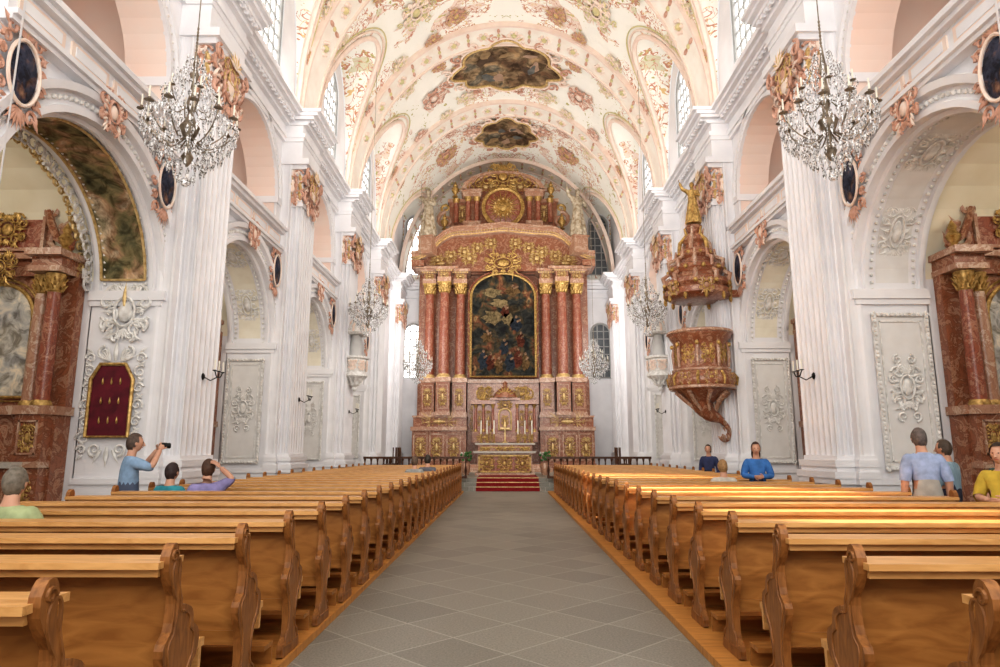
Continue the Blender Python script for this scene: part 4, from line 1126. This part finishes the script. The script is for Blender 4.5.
# ------------------------------------------------------------ tabernacle altar
TA=empty('tabernacle_altar','gilded tabernacle altar with marble table and small columns','altar',(-.1,33.9,.45))
mb=MB(Z)
mb.box(-2.3,2.3,-1.5,1.0,.45,.62,1); mb.box(-1.9,1.9,-1.0,1.0,.62,.8,1)
mb.box(-1.35,1.35,-.5,.4,.8,1.75,0); mb.box(-1.5,1.5,-.6,.5,1.75,1.84,2)
mb.box(-1.65,1.65,0,.6,1.88,2.3,0); mb.box(-1.7,1.7,-.05,.6,2.3,2.4,0)
obj('mensa',mb,[MARB,MARBP,LINEN],TA,smooth=False)
mb=MB(Z)
mb.box(-.55,.55,.0,.6,2.4,4.0,1)
for x in (-1.5,-1.1,-.62,.62,1.1,1.5):
    y=-.05 if abs(x)<1.2 else .1
    mb.lathe([(.10,2.4),(.10,2.5),(.07,2.55)],10,0,(x,y,0)); mb.lathe([(.075,2.55),(.075,3.1),(.06,3.6)],10,1,(x,y,0)); mb.lathe([(.06,3.6),(.10,3.75),(.11,3.8)],10,0,(x,y,0))
for e in (-1,1):
    mb.box(min(e*.5,e*1.65),max(e*.5,e*1.65),.2,.6,2.4,3.8,1); mb.box(min(e*.5,e*1.75),max(e*.5,e*1.75),-.15,.6,3.8,3.88,2); mb.box(min(e*.5,e*1.7),max(e*.5,e*1.7),-.1,.6,3.88,4.0,2)
    spiral(mb,e*1.2,4.3,.3,pi/2,1.2,-e,.05,0); spiral(mb,e*.85,4.5,.25,-pi/2,1.2,e,.05,0)
    for q in range(4): leaf(mb,e*1.05,4.0,.5,pi/2-e*.4*q,.05,0)
    cart(mb,Z@Matrix.Translation((e*1.3,.18,3.1)),.3,.9,0,0,2)
    cart(mb,Z@Matrix.Translation((e*.86,.18,3.1)),.36,.9,0,0,2)
    cart(mb,Z@Matrix.Translation((e*1.0,-.05,2.12)),1.1,.35,0,0,2)
mb.box(-.75,.75,-.2,.6,4.0,4.12,2)
mb.lathe([(.6,4.12),(.6,4.2),(.5,4.4),(.28,4.6),(.12,4.7),(.1,4.8),(.14,4.88),(.02,5.0)],16,2,(0,.15,0))
for i in range(7): leaf(mb,0,4.2,.6,pi/2+(i-3)*.4,.05,0,-.3)
mb.prism(archpoly(.5,2.6,3.2),-.06,0,'y',2); archtube(mb,.62,2.5,3.25,.05,3,-.08)
cart(mb,Z@Matrix.Translation((0,-.1,2.95)),.4,.6,0,0,2)
cart(mb,Z@Matrix.Translation((0,-.1,3.75)),.9,.45,0,0,2)
obj('tabernacle',mb,[GOLD,MARBD,MARB,GOLDL],TA)
mb=MB(Z); cart(mb,Z@Matrix.Translation((0,-.55,1.28)),1.4,.7,0,0,2)
for e in (-1,1): cart(mb,Z@Matrix.Translation((e*.98,-.55,1.28)),.6,.7,0,0,2)
rectframe(mb,-1.25,1.25,.9,1.65,.04,.05,0,-.5)
obj('front_ornament',mb,GOLD,TA)
mb=MB(); mb.box(-.03,.03,-.02,.02,0,.85); mb.box(-.24,.24,-.02,.02,.5,.56); mb.lathe([(.14,-.2),(.14,-.17),(.04,-.1),(.03,0)],10); mb.ell((0,-.04,.42),(.03,.02,.14)); obj('altar_cross',mb,GOLDL,loc=(-.1,33.45,2.04),label='gold crucifix standing on the tabernacle altar',cat='crucifix')
mb=MB(); mb.lathe([(.09,0),(.1,.03),(.03,.08),(.045,.2),(.025,.35),(.06,.42),(.02,.44)],10,0); mb.lathe([(.03,.42),(.03,1.1),(.006,1.13)],8,1)
cs=obj('candlestick',mb,[GOLD,CREAMW],label='gilt candlestick with tall white candle on the altar',cat='candlestick',group='altar candlesticks',loc=(-1.3,33.45,1.84))
for x in (-.95,-.6,.6,.95,1.3): dup(cs,loc=(x-.05,33.45,1.84))
PA=empty('front_altar','gilded altar table with ornate gold antependium','altar',(-.1,28.6,.45))
mb=MB(); mb.box(-1.15,1.15,-.4,.4,.1,.92); mb.box(-1.25,1.25,-.48,.48,0,.1); obj('altar_block',mb,MARBP,PA,smooth=False)
mb=MB(); mb.box(-1.32,1.32,-.52,.52,.95,1.0); mb.box(-1.3,1.3,-.53,-.515,.91,.96); obj('altar_cloth',mb,LINEN,PA,smooth=False)
mb=MB(Matrix.Translation((0,-.42,.48))); rectframe(mb,-1.1,1.1,-.36,.36,.06,.05)
mb.box(-1.1,1.1,-.01,.0,-.36,.36,1)
for x in (-.75,0,.75): cart(mb,Matrix.Translation((x,-.44,.48)),.7,.6,0,0,2)
obj('antependium',mb,[GOLD,MARBD],PA)
GR=simple('foliage',(.06,.16,.04),None,10,.7)
for x in (-1.75,1.6):
    mb=MB(); mb.lathe([(.12,0),(.16,.1),(.2,.4),(.16,.5),(.18,.52)],12,0); r_=random.Random(3)
    for i in range(26):
        a=r_.uniform(0,6.28); q=r_.uniform(0,.25); mb.ell((q*cos(a),q*sin(a),.6+r_.uniform(0,.35)),.06,1 if i%3 else 2,6,4)
    obj('flower_vase',mb,[MARBP,GR,LINEN],loc=(x,28.6,.45),label='vase with white flowers and foliage beside the altar',cat='flower arrangement')

def rail(x0,x1):
    r=empty('altar_rail','dark turned wooden altar rail with balusters','railing',((x0+x1)/2,25.95-.7,.45),group='altar rails')
    L=(x1-x0)/2
    mb=MB(); mb.box(-L,L,-.09,.09,.72,.8); obj('handrail',mb,DWOOD,r,smooth=False)
    mb=MB(); mb.box(-L,L,-.08,.08,0,.08); obj('bottom_rail',mb,DWOOD,r,smooth=False)
    n=int(2*L/.24); b0=None
    for i in range(n+1):
        x=-L+.05+(2*L-.1)*i/n
        if b0 is None:
            mb=MB(); mb.lathe([(.05,.08),(.03,.14),(.055,.3),(.03,.45),(.025,.6),(.05,.72)],8); b0=obj('baluster',mb,DWOOD,r,loc=(x,0,0))
        else: dup(b0,r,loc=(x,0,0))
    return r
rail(-5.4,-1.5); rail(1.5,5.4)

# ------------------------------------------------------------ pulpit
PU=empty('pulpit','dark red marble pulpit with gilded panels and carved canopy','pulpit',(5.33,18.05,0),scale=(.9,.9,1))
mb=MB(); R8=Matrix.Rotation(pi/8,4,'Z')
mb.lathe([(.3,2.75),(.48,2.85),(.62,3.0),(.9,3.12),(1.0,3.28),(.98,3.45),(.84,3.6),(.76,3.75),(.76,4.35),(.84,4.45),(.9,4.52),(.94,4.6),(.94,4.7)],16,0,T=R8,fold=.025,fn=8)
for z,rr,t in ((3.15,.95,.05),(3.62,.84,.04),(4.66,.95,.05)): mb.tube([(rr*cos(2*pi*i/24),rr*sin(2*pi*i/24),z) for i in range(24)],t,6,1,closed=True)
obj('pulpit_body',mb,[MARB,MARBP],PU)
mb=MB(); tl=catmull([(-.05,0,2.95),(.0,0,2.7),(.2,0,2.45),(.5,0,2.3),(.72,0,2.05),(.7,0,1.8),(.55,0,1.75),(.52,0,1.88)],4,False)
mb.tube(tl,[max(.05,.42*(1-i/13)+.08*(i/13)) if i<13 else .08-.003*(i-13) for i in range(len(tl))],10,0)
for i in range(8):
    a=2*pi*i/8; mb.tube([(.8*cos(a),.8*sin(a),3.05),(.5*cos(a),.5*sin(a),2.8),(.3*cos(a)+.1,.3*sin(a),2.55)],[.07,.06,.04],6,1)
for i in range(8,26,3):
    q=tl[i]
    for e in (-1,1): mb.tube([q,(q[0]-.05,q[1]+e*.14,q[2]+.05),(q[0]-.12,q[1]+e*.2,q[2]+.12)],[.06,.05,.015],5,1)
obj('pulpit_corbel',mb,[MARB,MARBP],PU)
mb=MB()
for i in range(8):
    a=pi/4*i; cart(mb,Matrix.Rotation(a,4,'Z')@Matrix.Translation((0,-.74,4.05)),.42,.55,0,0,i)
    cart(mb,Matrix.Rotation(a,4,'Z')@Matrix.Translation((0,-.97,3.38)),.5,.3,1,0,i)
    b=a+pi/8
    mb.tube([(.80*cos(b),.80*sin(b),3.7),(.82*cos(b),.82*sin(b),4.1),(.78*cos(b),.78*sin(b),4.4)],[.04,.055,.03],6,1)
    mb.ell((.84*cos(b),.84*sin(b),4.32),.065,0,8,6)
    mb.tube([(.90*cos(b),.90*sin(b),3.55),(1.02*cos(b),1.02*sin(b),3.4),(1.0*cos(b),1.0*sin(b),3.2)],[.04,.05,.03],5,0)
obj('gilded_panels',mb,[GOLD,MARBP],PU)
mb=MB(); mb.lathe([(.2,5.6),(.85,5.62),(1.0,5.7),(1.0,5.85),(.9,5.92),(1.0,6.0),(.98,6.12),(.78,6.2),(.74,6.3),(.84,6.42),(.78,6.55),(.52,6.64),(.5,6.75),(.6,6.86),(.54,7.0),(.34,7.08),(.3,7.2),(.38,7.32),(.30,7.45),(.18,7.55),(.26,7.75),(.1,7.85)],20,0,fold=.05,fn=10)
mb.box(.3,1.2,-.3,.5,5.65,5.85,0)
obj('canopy',mb,[MARB],PU)
mb=MB()
for i in range(10):
    a=2*pi*i/10
    mb.tube([(.98*cos(a),.98*sin(a),6.05),(1.04*cos(a),1.04*sin(a),6.22),(.86*cos(a),.86*sin(a),6.34)],[.06,.08,.05],6,0)
    mb.tube([(.82*cos(a),.82*sin(a),6.45),(.86*cos(a),.86*sin(a),6.66),(.62*cos(a),.62*sin(a),6.78),(.6*cos(a),.6*sin(a),7.0)],[.05,.07,.06,.03],6,0)
    mb.ell((1.0*cos(a),1.0*sin(a),6.0),.07,1,8,6); mb.ell((.84*cos(a+.3),.84*sin(a+.3),6.44),.07,1,8,6)
    la=a+.3; mb.ell((.97*cos(la),.97*sin(la),5.6),(.06,.06,.11),1,6,5)
    mb.ell((.57*cos(la),.57*sin(la),6.9),.06,1,6,4)
for i in range(6):
    a=2*pi*i/6; mb.tube([(.5*cos(a),.5*sin(a),7.0),(.46*cos(a),.46*sin(a),7.25),(.24*cos(a),.24*sin(a),7.5),(.3*cos(a),.3*sin(a),7.7)],[.06,.07,.05,.03],6,i%2)
    cart(mb,Matrix.Rotation(a,4,'Z')@Matrix.Translation((0,-1.0,5.85)),.5,.4,1,0,i)
obj('canopy_scrolls',mb,[MARBP,GOLD],PU)
person('small gilded trumpet angel statue standing on the pulpit canopy',(5.33,18.05,7.83),pi*.9,1.25,False,'raise',name='statue',cat='statue',bodymat=GOLD,robe=GOLD)

OB=empty('oratory_balcony','ornate white stucco balcony projecting from the pier','balcony',(-5.7,24.55,1.0),(0,0,0),group='stucco balconies',scale=(.78,.78,.78))
mb=MB(); mb.lathe([(.05,3.4),(.12,3.5),(.10,3.6),(.25,3.7),(.22,3.85),(.5,4.0),(.62,4.1),(.6,4.2),(.50,4.35),(.55,4.9),(.66,4.95),(.66,5.05)],20,0,fold=.05,fn=10)
for i in range(10):
    a=2*pi*i/10; mb.tube([(.6*cos(a),.6*sin(a),4.15),(.4*cos(a),.4*sin(a),3.95),(.25*cos(a),.25*sin(a),3.7)],[.07,.06,.04],5,0); mb.ell((.58*cos(a),.58*sin(a),4.8),.06,1,6,4)
obj('balcony_bowl',mb,[PLAS2,PINKL],OB)
rl=MB(Matrix.Translation((0,-.58,0))); cartouche(rl,.4,.5,0,0,2); r0=None
for i in range(8):
    if r0 is None: r0=obj('balcony_relief',rl,PINKL,OB,loc=(0,0,4.6))
    else:
        d=dup(r0,OB); d.rotation_euler=(0,0,pi/4*i)
mb=MB(); mb.lathe([(.6,6.1),(.68,6.2),(.6,6.3),(.4,6.5),(.2,6.9),(.05,7.1)],20,0,fold=.05,fn=10)
for i in range(8):
    a=2*pi*i/8; mb.tube([(.64*cos(a),.64*sin(a),6.2),(.66*cos(a),.66*sin(a),6.45),(.4*cos(a),.4*sin(a),6.6),(.1*cos(a),.1*sin(a),7.0)],[.05,.06,.05,.03],5,1)
obj('balcony_canopy',mb,[PLAS2,PINKL],OB)
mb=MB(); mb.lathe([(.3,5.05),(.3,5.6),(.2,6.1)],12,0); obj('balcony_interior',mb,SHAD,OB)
dup(OB,loc=(5.7,24.55,1.0))

# ------------------------------------------------------------ side altars
def side_altar():
    r=empty('side_altar','red marble side altar with gilded columns and painting','side altar',group='chapel altars')
    mb=MB(); mb.box(-1.45,1.45,-1.3,0,0,.18,1); mb.box(-1.3,1.3,-1.0,0,.18,.32,1); mb.box(-.95,.95,-.85,0,.32,1.2,0); mb.box(-1.05,1.05,-.92,0,1.2,1.3,2)
    mb.box(-1.35,1.35,-.4,0,.32,2.1,0); mb.box(-1.4,1.4,-.5,0,2.1,2.25,1)
    for x in (-1.05,1.05): 
        mb.box(x-.25,x+.25,-.62,0,.32,2.1,0); mb.box(x-.28,x+.28,-.66,0,1.2,1.3,1); mb.box(x-.28,x+.28,-.66,0,2.1,2.25,1)
        rectframe(mb,x-.17,x+.17,1.42,2.0,.03,.03,1,-.62); cart(mb,Matrix.Translation((x,-.63,1.7)),.3,.5,3,3,2); cart(mb,Matrix.Translation((x,-.63,.75)),.36,.6,3,3,2)
    obj('altar_base',mb,[MARB,MARBP,LINEN,GOLD],r,smooth=False)
    mb=MB(); mb.box(-1.35,1.35,-.2,0,2.25,4.7,0); obj('back_panel',mb,MARB,r,smooth=False)
    for x,y in ((-1.1,-.45),(-.80,-.32),(.80,-.32),(1.1,-.45)):
        mb=MB(); mb.lathe([(.13,0),(.128,.8),(.105,2.0)],18,0,(0,0,.1)); c=obj('column',mb,MARBD if abs(x)>1 else MARBP,r,loc=(x,y,2.25))
        mb=MB(); mb.lathe([(.17,0),(.17,.04),(.14,.1)],16); obj('column_base',mb,GOLD,c)
        mb=MB(); mb.lathe([(.11,2.02),(.13,2.05),(.11,2.1),(.17,2.36)],12)
        for lv in (0,1):
            for i in range(9):
                a=2*pi*(i+.5*lv)/9; z=2.05+.1*lv; mb.tube([(.11*cos(a),.11*sin(a),z),(.14*cos(a),.14*sin(a),z+.08),(.19*cos(a),.19*sin(a),z+.13)],[.025,.028,.01],5)
        obj('column_capital',mb,GOLD,c)
    mb=MB(); mb.prism(archpoly(1.2,2.45,3.85),-.24,-.2); obj('painting',mb,PAINTL,r,smooth=False)
    mb=MB(); archtube(mb,1.26,2.42,3.85,.04,0,-.25); archtube(mb,1.45,2.35,3.85,.025,0,-.22); 
    cart(mb,Matrix.Translation((0,-.45,4.75)),.8,.55,0,0,3,.6)
    obj('painting_frame',mb,GOLD,r)
    mb=MB()
    for x in (-1.05,1.05): mb.box(x-.32,x+.26,-.68,0,4.62,4.72,1); mb.box(x-.3,x+.24,-.62,0,4.72,4.9,0); mb.box(x-.36,x+.3,-.76,0,4.9,5.02,1)
    mb.box(-1.3,1.3,-.3,0,4.62,5.0,0); mb.box(-1.38,1.38,-.42,0,4.92,5.02,1)
    mb.box(-.75,.75,-.25,0,5.02,6.0,0); mb.box(-.62,.62,-.28,-.25,5.15,5.9,2); rectframe(mb,-.68,.68,5.1,5.95,.06,.06,1,-.25)
    for e in (-1,1):
        spiral(mb,e*1.0,5.3,.26,pi/2,1.5,-e,.065,1,y=-.35); mb.tube([(e*.75,-.35,5.85),(e*.85,-.4,5.6),(e*1.0,-.4,5.3),(e*1.3,-.4,5.1)],[.05,.07,.07,.05],6,0)
        spiral(mb,e*.78,5.85,.16,pi/2,1.4,-e,.045,1,y=-.35); leaf(mb,e*1.0,5.4,.35,pi/2-e*.5,.05,1,-.35); leaf(mb,e*1.25,5.1,.3,pi/2-e*.2,.05,0,-.35)
    mb.prism([(.85*cos(pi*i/14),6.0+.4*sin(pi*i/14)) for i in range(15)],-.4,0,'y',0)
    obj('pediment',mb,[MARB,MARBP,MARBD],r)
    mb=MB(); cart(mb,Matrix.Translation((0,-.33,5.5)),.75,.65,0,0,3,.6); obj('gilded_ornament',mb,GOLD,r)
    mb=MB()
    for i in range(7): leaf(mb,0,6.3,.32,pi/2+(i-3)*.3,.035,0,-.42)
    obj('pediment_crest',mb,GOLD,r)
    for e in (-1,1):
        mb=MB(); mb.lathe([(.08,0),(.12,.03),(.05,.1),(.13,.25),(.06,.36),(.08,.42),(.01,.55)],10,0,(e*1.2,-.45,5.02)); obj('finial',mb,GOLD,r)
    return r
sa=side_altar(); used=False
for s in (-1,1):
    for k in (0,1,2,3):
        p=sa if not used else dup(sa); used=True
        p.location=(s*9.2,far(k)-.02,.45 if k==3 else 0)

mb=MB(); mb.lathe([(.07,0),(.05,.02),(0,.03)],10,0,T=Matrix.Rotation(pi/2,4,'X')); mb.tube([(0,0,0),(0,-.15,-.08),(0,-.3,0),(0,-.3,.06)],.012,5,0); mb.tube([(-.18,-.3,.1),(-.1,-.3,0),(0,-.3,-.02),(.1,-.3,0),(.18,-.3,.1)],.012,5,0)
for x in (-.18,0,.18): mb.lathe([(.01,.08),(.05,.1),(.02,.11)],8,0,(x,-.3,0)); mb.lathe([(.014,.11),(.014,.3),(.004,.31)],6,1,(x,-.3,0))
sc=obj('wall_sconce',mb,[IRON,CREAMW],label='black iron wall sconce with three white candles',cat='wall sconce',group='wall sconces'); used=False
for s in (-1,1):
    for k in (0,1,2):
        o=sc if not used else dup(sc); used=True
        o.location=(s*(WX-.61),far(k)+.78,2.9); o.rotation_euler=(0,0,-s*pi/2)
mb=MB(); mb.box(-.25,.25,-.22,.22,.42,.48); mb.box(-.25,.25,.18,.23,.48,1.15)
for x in (-.22,.22):
    for y in (-.19,.19): mb.box(x-.03,x+.03,y-.03,y+.03,0,.42)
    mb.box(x-.03,x+.03,-.2,.2,.68,.72); mb.box(x-.03,x+.03,-.2,-.15,.48,.7)
cr=obj('sanctuary_chair',mb,DWOOD,label='dark wooden armchair standing in the chancel',cat='chair',group='chancel chairs',loc=(-4.9,27.6,.45),smooth=False); cr.rotation_euler=(0,0,-1.4)
for x,y,a in ((-4.9,28.4,-1.5),(-4.9,29.2,-1.6),(4.9,28.0,1.5),(4.9,28.9,1.6)): dup(cr,loc=(x,y,.45),rot=(0,0,a))

# ------------------------------------------------------------ lights
def area(loc,rot,sx,sy,power,col=(1,.97,.92)):
    l=bpy.data.lights.new('area','AREA'); l.shape='RECTANGLE'; l.size=sx; l.size_y=sy; l.energy=power; l.color=col
    o=bpy.data.objects.new('area_light',l); o.location=loc; o.rotation_euler=rot; COL.objects.link(o); return o
def aim(o,d): o.rotation_euler=Vector(d).to_track_quat('-Z','Y').to_euler()
area((0,-1.2,8),(math.radians(100),0,0),11,11,1000)  # added fill behind the camera, not a lamp of the church
for y,p in ((11,190),(19,230),(27,230)):
    area((0,y,5.5),(math.radians(99),0,0),7,4,p)  # added nave fill facing the altar, its dark back towards the camera
# unseen upward fill added in mid-air to brighten the vault
for y,p in ((10,110),(18,130),(26,140),(32.5,110)):
    area((0,y,9.5),(math.radians(172),0,0),7,4,p,(1,.97,.93))
# added fill that brightens the apse, with no lamps hanging there
for s in (-1,1):
    o=area((s*4.6,32.0,7.5),(0,0,0),1.2,3.0,110,(1,.98,.95)); aim(o,(s*.35,1,.12))
for s in (-1,1):
    for k in KS[1:]:
        c=cen(k)
        area((s*9.3,c-1.3,6.0),(math.radians(35),0,0),1.6,1.2,46,(1,.92,.80))  # fill added to brighten the chapel, no lamp belongs here
        area((s*8.6,c-1.2,10.3),(math.radians(40),0,0),1.4,1.2,28,(1,.91,.84))
        o=area((s*5.2,c,12.2),(0,0,0),1.2,1.6,40 if s<0 else 28,(1,.98,.95)); aim(o,(-s*.5,.8,-.33))  # added beside each clerestory window for side light, turned away from the camera
def spot(loc,tgt,power,ang,col=(1,.84,.60)):
    l=bpy.data.lights.new('sunbeam','SPOT'); l.energy=power; l.spot_size=math.radians(ang); l.spot_blend=.25; l.color=col; l.shadow_soft_size=.15
    o=bpy.data.objects.new('sunbeam',l); o.location=loc; aim(o,Vector(tgt)-Vector(loc)); COL.objects.link(o)
spot((-5.7,15.75,13.4),(2.9,8.6,.9),80000,8)
spot((-5.7,9.75,13.4),(3.0,5.6,.9),34000,8)
spot((-5.7,21.75,13.4),(2.6,13.5,.9),60000,8)
w=bpy.data.worlds.new('w'); SC.world=w; w.use_nodes=True
w.node_tree.nodes['Background'].inputs[0].default_value=(1,.98,.96,1); w.node_tree.nodes['Background'].inputs[1].default_value=.8

cam=bpy.data.cameras.new('cam'); cam.lens=660*36/1000; cam.sensor_width=36; cam.clip_end=200; cam.clip_start=.05
co=bpy.data.objects.new('camera',cam); co.location=(0,0,1.5); co.rotation_euler=(math.radians(90+10.0),0,math.radians(.6)); COL.objects.link(co); SC.camera=co
